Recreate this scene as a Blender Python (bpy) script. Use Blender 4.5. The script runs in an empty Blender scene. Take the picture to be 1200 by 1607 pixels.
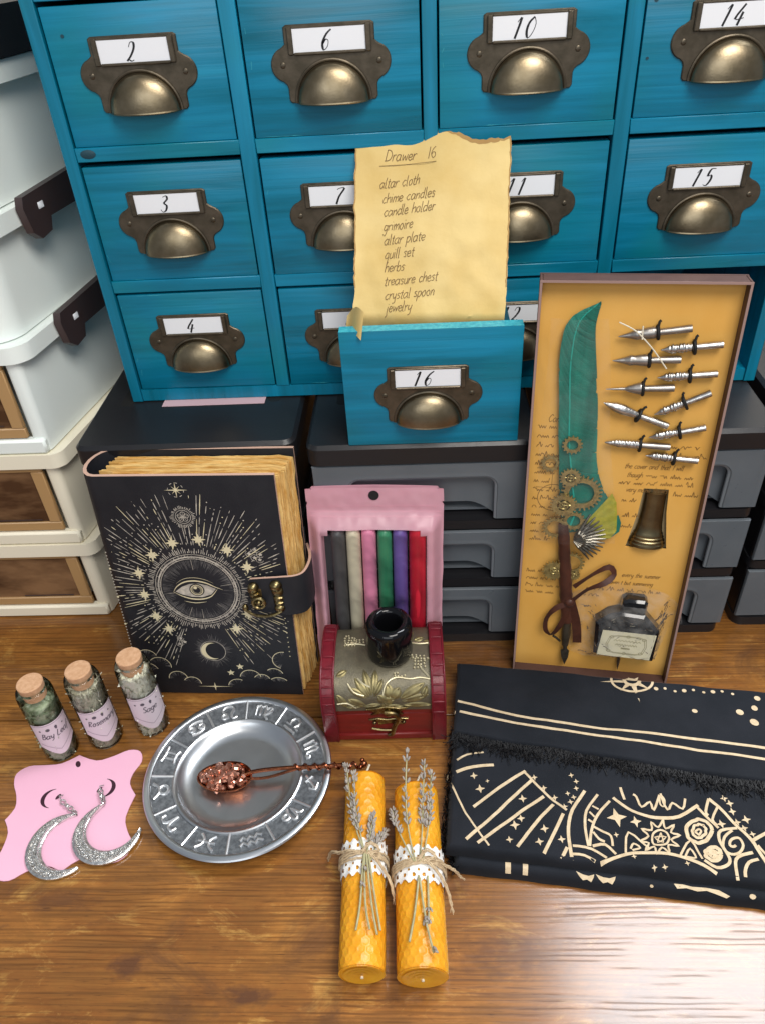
import bpy, bmesh, math, random
from math import sin, cos, pi, radians, sqrt, atan2
from mathutils import Vector, Matrix, Euler, noise
S = 0.01                      # everything below is written in centimetres
SC = bpy.context.scene
COL = SC.collection
random.seed(7)
# ------------------------------------------------------------------ camera
cd = bpy.data.cameras.new('camera'); cam = bpy.data.objects.new('camera', cd); COL.objects.link(cam)
cd.sensor_fit = 'VERTICAL'; cd.sensor_height = 24; cd.lens = 24 * 1210 / 1607
cd.clip_start = 0.01; cd.clip_end = 60
_p, _r, _y = radians(37.8), radians(-3.96), radians(-3.99)
fw = Vector((sin(_y) * cos(_p), cos(_y) * cos(_p), -sin(_p))); rt = Vector((cos(_y), -sin(_y), 0)); up = rt.cross(fw)
r2 = cos(_r) * rt + sin(_r) * up; u2 = -sin(_r) * rt + cos(_r) * up
cm = Matrix((r2, u2, -fw)).transposed().to_4x4(); cm.translation = Vector((0, 0, 54.84 * S)); cam.matrix_world = cm
SC.camera = cam
# ------------------------------------------------------------------ room light
w = bpy.data.worlds.new('World'); SC.world = w; w.use_nodes = True
bg = w.node_tree.nodes['Background']; bg.inputs[0].default_value = (0.80, 0.88, 1.0, 1); bg.inputs[1].default_value = 0.30
def area(name, loc, target, sx, sy, watt, col):
    l = bpy.data.lights.new(name, 'AREA'); l.shape = 'RECTANGLE'; l.size = sx * S; l.size_y = sy * S; l.energy = watt; l.color = col
    o = bpy.data.objects.new(name, l); COL.objects.link(o); o.location = Vector(loc) * S
    o.rotation_euler = (Vector(target) - Vector(loc)).to_track_quat('-Z', 'Y').to_euler(); return o
area('ceiling_panel_lamp', (78, 88, 170), (78, 88.01, 0), 86, 62, 37, (0.93, 0.96, 1.0))
area('ceiling_fitting_lamp', (42, -40, 170), (0, 50, 20), 85, 75, 29, (1.0, 0.96, 0.90))
area('room_fill_light', (-20, -170, 120), (0, 50, 20), 170, 110, 15, (0.93, 0.97, 1.0))  # unseen fill lamp added behind the camera to brighten the fronts
SC.view_settings.view_transform = 'Standard'; SC.view_settings.look = 'None'; SC.view_settings.exposure = 0.0; SC.view_settings.gamma = 1.0
SC.cycles.max_bounces = 10; SC.cycles.transparent_max_bounces = 16; SC.cycles.transmission_bounces = 8
SC.cycles.use_denoising = True; SC.cycles.sample_clamp_indirect = 4.0; SC.cycles.caustics_reflective = False
# ------------------------------------------------------------------ mesh helpers
class MB:
    def __init__(s): s.v = []; s.f = []; s.m = []
    def add(s, vs, fs, M=None, mi=0):
        b = len(s.v)
        s.v += [tuple(M @ Vector(p)) for p in vs] if M is not None else [tuple(p) for p in vs]
        s.f += [tuple(b + i for i in f) for f in fs]; s.m += [mi] * len(fs); return s
    def box(s, x0, x1, y0, y1, z0, z1, bev=0.0, M=None, mi=0, seg=1):
        bm = bmesh.new(); bmesh.ops.create_cube(bm, size=1)
        for v in bm.verts: v.co = ((x0 + x1) / 2 + v.co.x * (x1 - x0), (y0 + y1) / 2 + v.co.y * (y1 - y0), (z0 + z1) / 2 + v.co.z * (z1 - z0))
        if bev > 0: bmesh.ops.bevel(bm, geom=bm.edges[:], offset=bev, segments=seg, affect='EDGES', profile=.5)
        bm.verts.index_update(); s.add([v.co.copy() for v in bm.verts], [[v.index for v in f.verts] for f in bm.faces], M, mi); bm.free(); return s
    def tube(s, path, r, n=8, M=None, mi=0, closed=False, flat=1.0):
        P = [Vector(p) for p in path]; k = len(P); R = r if isinstance(r, (list, tuple)) else [r] * k
        vs = []; fs = []; prev = None
        for i in range(k):
            t = (P[(i + 1) % k] - P[i - 1]) if closed else (P[min(i + 1, k - 1)] - P[max(i - 1, 0)])
            t = t.normalized() if t.length > 1e-9 else Vector((0, 0, 1))
            if prev is None: a = t.orthogonal().normalized()
            else:
                a = prev - t * prev.dot(t); a = a.normalized() if a.length > 1e-6 else t.orthogonal().normalized()
            prev = a; b = t.cross(a)
            for j in range(n):
                q = 2 * pi * j / n; vs.append(P[i] + (a * cos(q) + b * sin(q) * flat) * R[i])
        for i in range(k if closed else k - 1):
            for j in range(n): i2 = (i + 1) % k; fs.append((i * n + j, i * n + (j + 1) % n, i2 * n + (j + 1) % n, i2 * n + j))
        if not closed: fs.append(tuple(range(n))[::-1]); fs.append(tuple((k - 1) * n + j for j in range(n)))
        return s.add(vs, fs, M, mi)
    def lathe(s, prof, n=32, M=None, mi=0, a0=0, a1=2 * pi):
        full = abs(a1 - a0 - 2 * pi) < 1e-6; m = n if full else n + 1; vs = []; fs = []
        for r, z in prof:
            for j in range(m): q = a0 + (a1 - a0) * j / n; vs.append((r * cos(q), r * sin(q), z))
        for i in range(len(prof) - 1):
            for j in range(n): j2 = (j + 1) % m; fs.append((i * m + j, i * m + j2, (i + 1) * m + j2, (i + 1) * m + j))
        return s.add(vs, fs, M, mi)
    def ball(s, c, r, n=8, M=None, mi=0, sc=(1, 1, 1)):
        k = max(4, n // 2 + 1); vs = []; fs = []
        for i in range(1, k):
            t = pi * i / k
            for j in range(n): q = 2 * pi * j / n; vs.append((c[0] + r * sc[0] * sin(t) * cos(q), c[1] + r * sc[1] * sin(t) * sin(q), c[2] + r * sc[2] * cos(t)))
        a = len(vs); vs += [(c[0], c[1], c[2] + r * sc[2]), (c[0], c[1], c[2] - r * sc[2])]
        for i in range(k - 2):
            for j in range(n): fs.append((i * n + j, (i + 1) * n + j, (i + 1) * n + (j + 1) % n, i * n + (j + 1) % n))
        for j in range(n): fs.append((a, j, (j + 1) % n)); fs.append((a + 1, (k - 2) * n + (j + 1) % n, (k - 2) * n + j))
        return s.add(vs, fs, M, mi)
    def prism(s, out, t0, t1, axis='z', M=None, mi=0, mi_side=None, bev=0.0):
        # outline in the plane across the axis, extruded t0..t1; 'y': outline is (x,z); bev = small edge chamfer at the t0 side
        def P(u, v, t): return (u, v, t) if axis == 'z' else ((u, t, v) if axis == 'y' else (t, u, v))
        n = len(out); ar = sum(out[i][0] * out[(i + 1) % n][1] - out[(i + 1) % n][0] * out[i][1] for i in range(n))
        if ar < 0: out = out[::-1]
        rings = [(out, t0), (out, t1)]
        if bev > 0:
            ins = []
            for i in range(n):
                a, b, c = Vector(out[i - 1]), Vector(out[i]), Vector(out[(i + 1) % n]); d = ((b - a).normalized() + (c - b).normalized())
                d = d.normalized() if d.length > 1e-6 else (b - a).normalized(); ins.append((b.x - d.y * bev, b.y + d.x * bev))
            sg = 1 if t1 > t0 else -1
            rings = [(ins, t0), (out, t0 + sg * bev), (out, t1)]
        vs = []; fs = []
        for o_, t in rings: vs += [P(u, v, t) for u, v in o_]
        ms = mi if mi_side is None else mi_side
        s.add(vs, [], M); b = len(s.v) - len(vs)
        def F(idx, m): s.f.append(tuple(b + i for i in idx)); s.m.append(m)
        F(range(n), mi); F([(len(rings) - 1) * n + i for i in range(n)][::-1], mi)
        for k in range(len(rings) - 1):
            for i in range(n): j = (i + 1) % n; F((k * n + i, (k + 1) * n + i, (k + 1) * n + j, k * n + j), ms)
        return s
    def grid(s, fn, nu, nv, M=None, mi=0, skip=None, wrap=False):
        vs = [fn(i / nu, j / nv) for j in range(nv + 1) for i in range(nu + 1)]; fs = []
        for j in range(nv):
            for i in range(nu):
                if skip and skip((i + .5) / nu, (j + .5) / nv): continue
                a = j * (nu + 1) + i; fs.append((a, a + 1, a + nu + 2, a + nu + 1))
        return s.add(vs, fs, M, mi)
    def build(s, name, mat, parent=None, sharp=40, recalc=True, weld=0.0):
        me = bpy.data.meshes.new(name); me.from_pydata([(x * S, y * S, z * S) for x, y, z in s.v], [], s.f)
        for m_ in (mat if isinstance(mat, (list, tuple)) else [mat]): me.materials.append(m_)
        me.polygons.foreach_set('material_index', s.m)
        if recalc or weld:
            bm = bmesh.new(); bm.from_mesh(me)
            if weld: bmesh.ops.remove_doubles(bm, verts=bm.verts, dist=weld * S)
            if recalc: bmesh.ops.recalc_face_normals(bm, faces=bm.faces)
            bm.to_mesh(me); bm.free()
        me.polygons.foreach_set('use_smooth', [True] * len(me.polygons)); me.set_sharp_from_angle(angle=radians(sharp)); me.update()
        o = bpy.data.objects.new(name, me); COL.objects.link(o)
        if parent is not None: o.parent = parent
        return o
def tag(o, label, cat, group=None, kind=None):
    if label: o['label'] = label
    if cat: o['category'] = cat
    if group: o['group'] = group
    if kind: o['kind'] = kind
    return o
def thing(name, label, cat, loc=(0, 0, 0), rot=(0, 0, 0), group=None):
    o = bpy.data.objects.new(name, None); o.empty_display_size = .02; COL.objects.link(o)
    o.location = Vector(loc) * S; o.rotation_euler = rot; return tag(o, label, cat, group)
def dup(o, parent=None):
    c = o.copy(); COL.objects.link(c)
    if parent is not None: c.parent = parent
    for ch in list(o.children): dup(ch, c)
    return c
def T3(x=0, y=0, z=0): return Matrix.Translation((x, y, z))
def RX(a): return Matrix.Rotation(a, 4, 'X')
def RY(a): return Matrix.Rotation(a, 4, 'Y')
def RZ(a): return Matrix.Rotation(a, 4, 'Z')
# flat print and pen strokes: ribbons in (u,v), laid on a surface by a map (u,v,h)->xyz
class Pen:
    def __init__(s, mp, h=0.02, step=None): s.mb = MB(); s.mp = mp; s.h = h; s.k = 0; s.step = step
    def lift(s): s.k += 1; return s.h + 0.0022 * (s.k % 9)
    def line(s, pts, w, taper=False, closed=False):
        P = [Vector((p[0], p[1])) for p in pts]
        if s.step:
            Q = [P[0]]
            for a, b in zip(P, P[1:]):
                n = max(1, int((b - a).length / s.step))
                for i in range(1, n + 1): Q.append(a.lerp(b, i / n))
            P = Q
        k = len(P); vs = []; h = s.lift()
        if k < 2: return
        for i in range(k):
            if closed: t = P[(i + 1) % (k - 1)] - P[i - 1 if i else k - 2]
            else: t = P[min(i + 1, k - 1)] - P[max(i - 1, 0)]
            t = t.normalized() if t.length > 1e-9 else Vector((1, 0)); n = Vector((-t.y, t.x))
            ww = (w[i] if isinstance(w, list) and i < len(w) else (w[-1] if isinstance(w, list) else w)) / 2
            if taper: ww *= max(.12, sin(pi * (i + .35) / (k - .3)) if taper == 2 else 1 - i / (k - .7))
            vs += [s.mp(*(P[i] + n * ww), h), s.mp(*(P[i] - n * ww), h)]
        s.mb.add(vs, [(2 * i, 2 * i + 1, 2 * i + 3, 2 * i + 2) for i in range(k - 1)])
    def poly(s, pts):
        h = s.lift(); s.mb.add([s.mp(u, v, h) for u, v in pts], [tuple(range(len(pts)))])
    def dot(s, u, v, r, n=8): s.poly([(u + r * cos(2 * pi * i / n), v + r * sin(2 * pi * i / n)) for i in range(n)])
    def arc(s, u, v, r, a0, a1, w, n=24, ry=None, taper=False):
        ry = ry or r; s.line([(u + r * cos(a0 + (a1 - a0) * i / n), v + ry * sin(a0 + (a1 - a0) * i / n)) for i in range(n + 1)], w, taper)
    def circle(s, u, v, r, w, n=32, ry=None):
        ry = ry or r; h = s.lift(); vs = []
        for i in range(n):
            a = 2 * pi * i / n
            for d in (-w / 2, w / 2): vs.append(s.mp(u + (r + d) * cos(a), v + (ry + d) * sin(a), h))
        s.mb.add(vs, [(2 * i, 2 * i + 1, (2 * i + 3) % (2 * n), (2 * i + 2) % (2 * n)) for i in range(n)])
    def star(s, u, v, r, n=4, inner=.32, a0=pi / 2):
        h = s.lift(); m = 2 * n; vs = [s.mp(u, v, h)]
        for i in range(m): q = r if i % 2 == 0 else r * inner; a = a0 + 2 * pi * i / m; vs.append(s.mp(u + q * cos(a), v + q * sin(a), h))
        s.mb.add(vs, [(0, 1 + i, 1 + (i + 1) % m) for i in range(m)])
    def text(s, txt, u, v, sz, w, rot=0, jit=0, slant=.25, rnd=None):
        rnd = rnd or random.Random(len(txt)); x = 0; c, sn = cos(rot), sin(rot)
        for ch in txt:
            if ch == ' ': x += .62; continue
            strokes, adv = GLYPH[ch]
            for st in strokes:
                pts = []
                for a, b in smooth(st):
                    a2 = x + a + b * slant + rnd.uniform(-jit, jit); b2 = b + rnd.uniform(-jit, jit)
                    pts.append((u + sz * (a2 * c - b2 * sn), v + sz * (a2 * sn + b2 * c)))
                s.line(pts, w)
            x += adv
    def build(s, name, mat, parent): return s.mb.build(name, mat, parent, recalc=False)
def smooth(p):
    if len(p) < 3: return p
    out = []
    for i in range(len(p) - 1):
        p0, p1, p2, p3 = p[max(i - 1, 0)], p[i], p[i + 1], p[min(i + 2, len(p) - 1)]
        for k in range(3):
            t = k / 3; out.append(tuple(.5 * (2 * p1[d] + (p2[d] - p0[d]) * t + (2 * p0[d] - 5 * p1[d] + 4 * p2[d] - p3[d]) * t * t + (3 * p1[d] - p0[d] - 3 * p2[d] + p3[d]) * t ** 3) for d in range(len(p1))))
    return out + [p[-1]]
GLYPH = {
 'a': ([[(.7,.85),(.35,1),(.05,.6),(.12,.1),(.4,0),(.7,.5),(.72,1),(.7,.2),(.85,0)]], .95),
 'b': ([[(.1,1.8),(.08,0)],[(.1,.6),(.4,1),(.7,.7),(.6,.1),(.3,0),(.08,.2)]], .85),
 'c': ([[(.65,.85),(.35,1),(.05,.5),(.3,0),(.65,.2)]], .75),
 'd': ([[(.65,.85),(.3,1),(.05,.5),(.25,0),(.6,.3)],[(.68,1.8),(.66,0)]], .9),
 'e': ([[(.08,.5),(.62,.6),(.45,1),(.12,.8),(.08,.3),(.35,0),(.68,.2)]], .78),
 'f': ([[(.6,1.6),(.4,1.8),(.25,1.4),(.2,0),(.15,-.6)],[(0,.95),(.5,.95)]], .6),
 'g': ([[(.65,.85),(.3,1),(.05,.5),(.3,.05),(.62,.4)],[(.68,1),(.62,-.5),(.3,-.8),(.05,-.5)]], .85),
 'h': ([[(.1,1.8),(.08,0)],[(.1,.6),(.4,1),(.62,.8),(.62,0)]], .8),
 'i': ([[(.1,1),(.1,0)],[(.12,1.4),(.13,1.5)]], .35),
 'j': ([[(.3,1),(.26,-.5),(.05,-.8)],[(.32,1.4),(.33,1.5)]], .5),
 'k': ([[(.1,1.8),(.08,0)],[(.55,1),(.1,.5),(.6,0)]], .7),
 'l': ([[(.1,1.8),(.1,.1),(.25,0)]], .4),
 'm': ([[(.08,1),(.08,0)],[(.08,.6),(.35,1),(.5,.7),(.5,0)],[(.5,.6),(.8,1),(.95,.7),(.95,0)]], 1.12),
 'n': ([[(.08,1),(.08,0)],[(.08,.6),(.4,1),(.6,.7),(.6,0)]], .78),
 'o': ([[(.35,1),(.06,.6),(.2,.05),(.5,.05),(.65,.5),(.5,.95),(.35,1)]], .8),
 'p': ([[(.1,1),(.06,-.8)],[(.1,.7),(.4,1),(.68,.6),(.4,0),(.1,.2)]], .82),
 'q': ([[(.65,.85),(.3,1),(.05,.5),(.3,.02),(.62,.4)],[(.68,1),(.62,-.8),(.8,-.6)]], .85),
 'r': ([[(.08,1),(.08,0)],[(.08,.6),(.3,.95),(.55,.9)]], .6),
 's': ([[(.55,.85),(.3,1),(.1,.75),(.45,.4),(.4,.05),(.05,.1)]], .65),
 't': ([[(.25,1.5),(.22,.1),(.45,0)],[(0,1),(.48,1.02)]], .55),
 'u': ([[(.08,1),(.1,.2),(.35,0),(.6,.4)],[(.62,1),(.64,0)]], .8),
 'w': ([[(.05,1),(.2,0),(.45,.8),(.65,0),(.9,1)]], 1.0),
 'v': ([[(.05,1),(.3,0),(.6,1)]], .7), 'x': ([[(.05,1),(.6,0)],[(.6,1),(.05,0)]], .7), 'z': ([[(.05,1),(.6,1),(.05,0),(.6,0)]], .7),
 'y': ([[(.08,1),(.12,.3),(.35,.1),(.6,.5)],[(.64,1),(.55,-.5),(.2,-.8)]], .78),
 'D': ([[(.15,1.8),(.1,0)],[(.05,1.75),(.6,1.7),(1,1),(.7,.2),(.05,0)]], 1.15),
 'L': ([[(.2,1.8),(.1,0),(.7,.02)]], .8), 'B': ([[(.15,1.8),(.1,0)],[(.1,1.75),(.6,1.6),(.55,1.05),(.15,.95),(.7,.8),(.65,.15),(.1,0)]], .9),
 'R': ([[(.15,1.8),(.1,0)],[(.1,1.75),(.65,1.55),(.55,1.05),(.15,.9),(.7,0)]], .9), 'S': ([[(.7,1.6),(.4,1.8),(.1,1.4),(.65,.6),(.5,.05),(.05,.2)]], .85),
 'I': ([[(.2,1.8),(.2,0)]], .45), 'T': ([[(0,1.75),(.9,1.8)],[(.45,1.75),(.4,0)]], .95), 'N': ([[(.1,0),(.12,1.8),(.8,0),(.85,1.8)]], 1.0), 'C': ([[(.8,1.5),(.45,1.8),(.08,.9),(.4,0),(.85,.3)]], .95),
 '.': ([[(.1,0),(.12,.1)]], .3),
}
DIGIT = {   # thin/bold script numerals on a 1 x 1.9 box, (stroke, width pattern)
 '0': [[(.55,1.9),(.15,1.4),(.1,.6),(.4,0),(.75,.5),(.85,1.3),(.55,1.9)]],
 '1': [[(.2,1.5),(.5,1.9),(.3,0)]],
 '2': [[(.2,1.35),(.35,1.8),(.7,1.75),(.75,1.2),(.45,.5),(.1,.05),(.3,.15),(.6,.02),(.85,.12)]],
 '3': [[(.2,1.75),(.6,1.9),(.75,1.5),(.4,1.05),(.75,.75),(.7,.2),(.35,0),(.08,.3)]],
 '4': [[(.6,1.9),(.05,.6),(.9,.65)],[(.62,1.2),(.5,0)]],
 '5': [[(.85,1.9),(.35,1.85),(.25,1.1),(.6,1.2),(.75,.7),(.5,.05),(.1,.15)]],
 '6': [[(.8,1.9),(.4,1.5),(.12,.7),(.35,.02),(.7,.3),(.7,.85),(.4,1.0),(.15,.6)]],
 '7': [[(.1,1.7),(.4,1.85),(.9,1.8),(.45,.9),(.3,0)]],
 '8': [[(.5,1.0),(.2,1.45),(.5,1.9),(.8,1.5),(.5,1.0),(.12,.5),(.4,0),(.75,.4),(.5,1.0)]],
 '9': [[(.75,1.3),(.5,.95),(.2,1.3),(.4,1.85),(.75,1.6),(.7,.8),(.35,0)]],
}
# ------------------------------------------------------------------ materials
def nodes(name):
    m = bpy.data.materials.new(name); m.use_nodes = True; nt = m.node_tree; return m, nt, nt.nodes['Principled BSDF']
def N(nt, kind, **kw):
    n = nt.nodes.new(kind)
    for k, v in kw.items():
        if k in n.inputs: n.inputs[k].default_value = v
        else: setattr(n, k, v)
    return n
def coords(nt, stretch=(1, 1, 1), rnd=True):
    tc = N(nt, 'ShaderNodeTexCoord'); mp = N(nt, 'ShaderNodeMapping'); mp.inputs['Scale'].default_value = [100 * s for s in stretch]
    nt.links.new(tc.outputs['Object'], mp.inputs['Vector'])
    if rnd:
        oi = N(nt, 'ShaderNodeObjectInfo'); mu = N(nt, 'ShaderNodeMath', operation='MULTIPLY'); mu.inputs[1].default_value = 53.0
        nt.links.new(oi.outputs['Random'], mu.inputs[0]); ad = N(nt, 'ShaderNodeVectorMath', operation='ADD')
        nt.links.new(mp.outputs[0], ad.inputs[0]); nt.links.new(mu.outputs[0], ad.inputs[1]); return ad.outputs[0]
    return mp.outputs[0]
def ramp(nt, fac, stops):
    r = N(nt, 'ShaderNodeValToRGB'); e = r.color_ramp.elements
    while len(e) < len(stops): e.new(.5)
    for i, (p, c) in enumerate(stops): e[i].position = p; e[i].color = (*c, 1) if len(c) == 3 else c
    nt.links.new(fac, r.inputs[0]); return r.outputs[0]
def mixc(nt, fac, a, b, mode='MIX'):
    n = N(nt, 'ShaderNodeMix', data_type='RGBA', blend_type=mode)
    for sock, val in ((0, fac), (6, a), (7, b)):
        if hasattr(val, 'is_linked'): nt.links.new(val, n.inputs[sock])
        elif sock == 0: n.inputs[0].default_value = val
        else: n.inputs[sock].default_value = (*val, 1)
    return n.outputs[2]
def noiset(nt, vec, scale, detail=3, rough=.55, dist=0.0):
    n = N(nt, 'ShaderNodeTexNoise'); n.inputs['Scale'].default_value = scale; n.inputs['Detail'].default_value = detail
    n.inputs['Roughness'].default_value = rough; n.inputs['Distortion'].default_value = dist; nt.links.new(vec, n.inputs['Vector']); return n.outputs[0]
def mat(name, col, rough=.5, metal=0.0, col2=None, vs=.6, stretch=(1, 1, 1), bump=0.0, bs=3.0, bstretch=None, rvar=.0, spec=.5, coat=0.0, sss=0.0, sssr=(1, .4, .1), sheen=0.0, detail=3, lo=.35, hi=.65, trans=0.0, ior=1.45, alpha=1.0):
    m, nt, b = nodes(name); L = nt.links.new
    b.inputs['Roughness'].default_value = rough; b.inputs['Metallic'].default_value = metal; b.inputs['Specular IOR Level'].default_value = spec
    b.inputs['Base Color'].default_value = (*col, 1); b.inputs['Coat Weight'].default_value = coat; b.inputs['Coat Roughness'].default_value = .08
    b.inputs['Sheen Weight'].default_value = sheen; b.inputs['Transmission Weight'].default_value = trans; b.inputs['IOR'].default_value = ior; b.inputs['Alpha'].default_value = alpha
    if sss: b.inputs['Subsurface Weight'].default_value = sss; b.inputs['Subsurface Radius'].default_value = sssr; b.inputs['Subsurface Scale'].default_value = .004
    vec = coords(nt, stretch)
    if col2 is not None:
        f = noiset(nt, vec, vs, detail); L(ramp(nt, f, [(lo, col), (hi, col2)]), b.inputs['Base Color'])
    if rvar:
        f2 = noiset(nt, vec, vs * 2.3, 3); mr = N(nt, 'ShaderNodeMapRange'); mr.inputs[3].default_value = max(0, rough - rvar); mr.inputs[4].default_value = min(1, rough + rvar)
        L(f2, mr.inputs[0]); L(mr.outputs[0], b.inputs['Roughness'])
    if bump:
        v2 = coords(nt, bstretch or stretch); f3 = noiset(nt, v2, bs, 3); bp = N(nt, 'ShaderNodeBump'); bp.inputs['Strength'].default_value = 1.0; bp.inputs['Distance'].default_value = bump * S
        L(f3, bp.inputs['Height']); L(bp.outputs[0], b.inputs['Normal'])
    return m
def film(name, tint=(1, 1, 1), gl=.25, rough=.08, bump=.1, bs=.8, haze=0.0):
    # thin clear plastic: see-through, with a glossy sheet reflection broken by wrinkles
    m, nt, b = nodes(name); L = nt.links.new; nt.nodes.remove(b); out = nt.nodes['Material Output']
    tr = N(nt, 'ShaderNodeBsdfTransparent'); tr.inputs[0].default_value = (*tint, 1); g = N(nt, 'ShaderNodeBsdfGlossy'); g.inputs['Roughness'].default_value = rough
    v = coords(nt); f = noiset(nt, v, bs, 2, .5, .6); bp = N(nt, 'ShaderNodeBump'); bp.inputs['Distance'].default_value = bump * S; L(f, bp.inputs['Height']); L(bp.outputs[0], g.inputs['Normal'])
    lw = N(nt, 'ShaderNodeLayerWeight'); lw.inputs['Blend'].default_value = gl; L(bp.outputs[0], lw.inputs['Normal'])
    mx = N(nt, 'ShaderNodeMixShader'); L(lw.outputs['Fresnel'], mx.inputs[0]); L(tr.outputs[0], mx.inputs[1]); L(g.outputs[0], mx.inputs[2]); res = mx.outputs[0]
    if haze:
        d = N(nt, 'ShaderNodeBsdfDiffuse'); d.inputs[0].default_value = (.8, .78, .76, 1); m2 = N(nt, 'ShaderNodeMixShader'); m2.inputs[0].default_value = haze
        mr = N(nt, 'ShaderNodeMapRange'); mr.inputs[1].default_value = .35; mr.inputs[2].default_value = .75; mr.inputs[3].default_value = haze * .35; mr.inputs[4].default_value = haze * 1.8; L(f, mr.inputs[0]); L(mr.outputs[0], m2.inputs[0])
        L(res, m2.inputs[1]); L(d.outputs[0], m2.inputs[2]); res = m2.outputs[0]
    L(res, out.inputs['Surface']); return m
def table_mat():
    m, nt, b = nodes('rustic_wood_laminate'); L = nt.links.new
    big = noiset(nt, coords(nt, (.05, .085, .1), False), 1.0, 6, .65, .5); patch = noiset(nt, coords(nt, (.10, .17, .1), False), 1.0, 6, .68, .8); blot = noiset(nt, coords(nt, (.20, .48, .1), False), 1.0, 6, .72, .7)
    fine = noiset(nt, coords(nt, (.07, 5.2, 1), False), 1.0, 4, .66, .25); smo = noiset(nt, coords(nt, (.2, 3.0, 1), False), 1.0, 0, .5, .6); mid = noiset(nt, coords(nt, (.06, 1.1, 1), False), 1.0, 5, .66, .6)
    wv = N(nt, 'ShaderNodeTexWave', wave_type='BANDS', bands_direction='Y'); L(coords(nt, (.16, 1, 1), False), wv.inputs['Vector']); wv.inputs['Scale'].default_value = .80; wv.inputs['Distortion'].default_value = 6.5; wv.inputs['Detail'].default_value = 3.0; wv.inputs['Detail Scale'].default_value = .7; msk = noiset(nt, coords(nt, (.12, .55, 1), False), 1.0, 3)
    mk = N(nt, 'ShaderNodeMapRange'); mk.inputs[1].default_value = .42; mk.inputs[2].default_value = .60; mk.inputs[3].default_value = .0; mk.inputs[4].default_value = .75; L(msk, mk.inputs[0]); lx = N(nt, 'ShaderNodeMath', operation='MAXIMUM'); L(wv.outputs['Fac'], lx.inputs[0]); L(mk.outputs[0], lx.inputs[1]); line = lx.outputs[0]
    c = ramp(nt, big, [(.30, (.125, .042, .011)), (.44, (.225, .085, .019)), (.58, (.340, .142, .031)), (.74, (.44, .210, .052))])
    c = mixc(nt, ramp(nt, blot, [(.40, (.75, .75, .75)), (.52, (0, 0, 0))]), c, (.22, .092, .021))
    c = mixc(nt, ramp(nt, blot, [(.55, (0, 0, 0)), (.68, (.6, .6, .6))]), c, (.58, .33, .085))
    c = mixc(nt, ramp(nt, mid, [(.36, (.55, .55, .55)), (.54, (0, 0, 0))]), c, (.17, .07, .017))
    c = mixc(nt, ramp(nt, patch, [(.53, (0, 0, 0)), (.66, (.8, .8, .8))]), c, (.115, .05, .02))
    c = mixc(nt, ramp(nt, fine, [(.40, (.6, .6, .6)), (.54, (0, 0, 0))]), c, (.10, .042, .012))
    c = mixc(nt, ramp(nt, line, [(.04, (.62, .62, .62)), (.30, (0, 0, 0))]), c, (.105, .042, .013))
    tc = N(nt, 'ShaderNodeTexCoord'); wob = noiset(nt, coords(nt, (.9, 1.6, 1), False), 1.0, 3)
    for (kx, ky, sx, sy, k) in ((-20.7, 21.6, 1.5, 1.0, .8), (-12.1, 19.9, 1.9, .75, .85), (-27, 26, 3.2, 1.0, .55), (-2, 43.5, 3, 1, .7), (5, 22.5, 4.5, 1.6, .6), (-33, 22, 4, 1.3, .5)):
        mp = N(nt, 'ShaderNodeMapping', vector_type='TEXTURE'); mp.inputs['Location'].default_value = (kx * S, ky * S, 0); mp.inputs['Scale'].default_value = (sx * S, sy * S, 1e3); L(tc.outputs['Object'], mp.inputs[0])
        ln = N(nt, 'ShaderNodeVectorMath', operation='LENGTH'); L(mp.outputs[0], ln.inputs[0]); ad = N(nt, 'ShaderNodeMath', operation='MULTIPLY_ADD'); L(wob, ad.inputs[0]); ad.inputs[1].default_value = 1.5; L(ln.outputs[1], ad.inputs[2])
        c = mixc(nt, ramp(nt, _half(nt, ad.outputs[0]), [(.55, (k, k, k)), (.85, (0, 0, 0))]), c, (.085, .036, .018))
    pore = noiset(nt, coords(nt, (.7, 9.0, 1), False), 1.0, 3, .6, .2); c = mixc(nt, ramp(nt, pore, [(.60, (0, 0, 0)), (.70, (.55, .55, .55))]), c, (.055, .022, .009))
    L(c, b.inputs['Base Color']); ms = N(nt, 'ShaderNodeMapRange'); ms.inputs[1].default_value = .02; ms.inputs[2].default_value = .30; ms.inputs[3].default_value = .30; ms.inputs[4].default_value = .52; L(line, ms.inputs[0]); L(ms.outputs[0], b.inputs['Specular IOR Level'])
    mr = N(nt, 'ShaderNodeMapRange'); mr.inputs[1].default_value = .0; mr.inputs[2].default_value = .5; mr.inputs[3].default_value = .26; mr.inputs[4].default_value = .19; L(line, mr.inputs[0]); L(mr.outputs[0], b.inputs['Roughness'])
    h = N(nt, 'ShaderNodeMath', operation='MULTIPLY_ADD'); L(line, h.inputs[0]); h.inputs[1].default_value = .45; L(smo, h.inputs[2])
    bp = N(nt, 'ShaderNodeBump'); bp.inputs['Distance'].default_value = .006 * S; bp.inputs['Strength'].default_value = 1; L(h.outputs[0], bp.inputs['Height']); L(bp.outputs[0], b.inputs['Normal']); return m
def _half(nt, s):
    n = N(nt, 'ShaderNodeMath', operation='MULTIPLY'); n.inputs[1].default_value = .5; nt.links.new(s, n.inputs[0]); return n.outputs[0]
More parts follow.
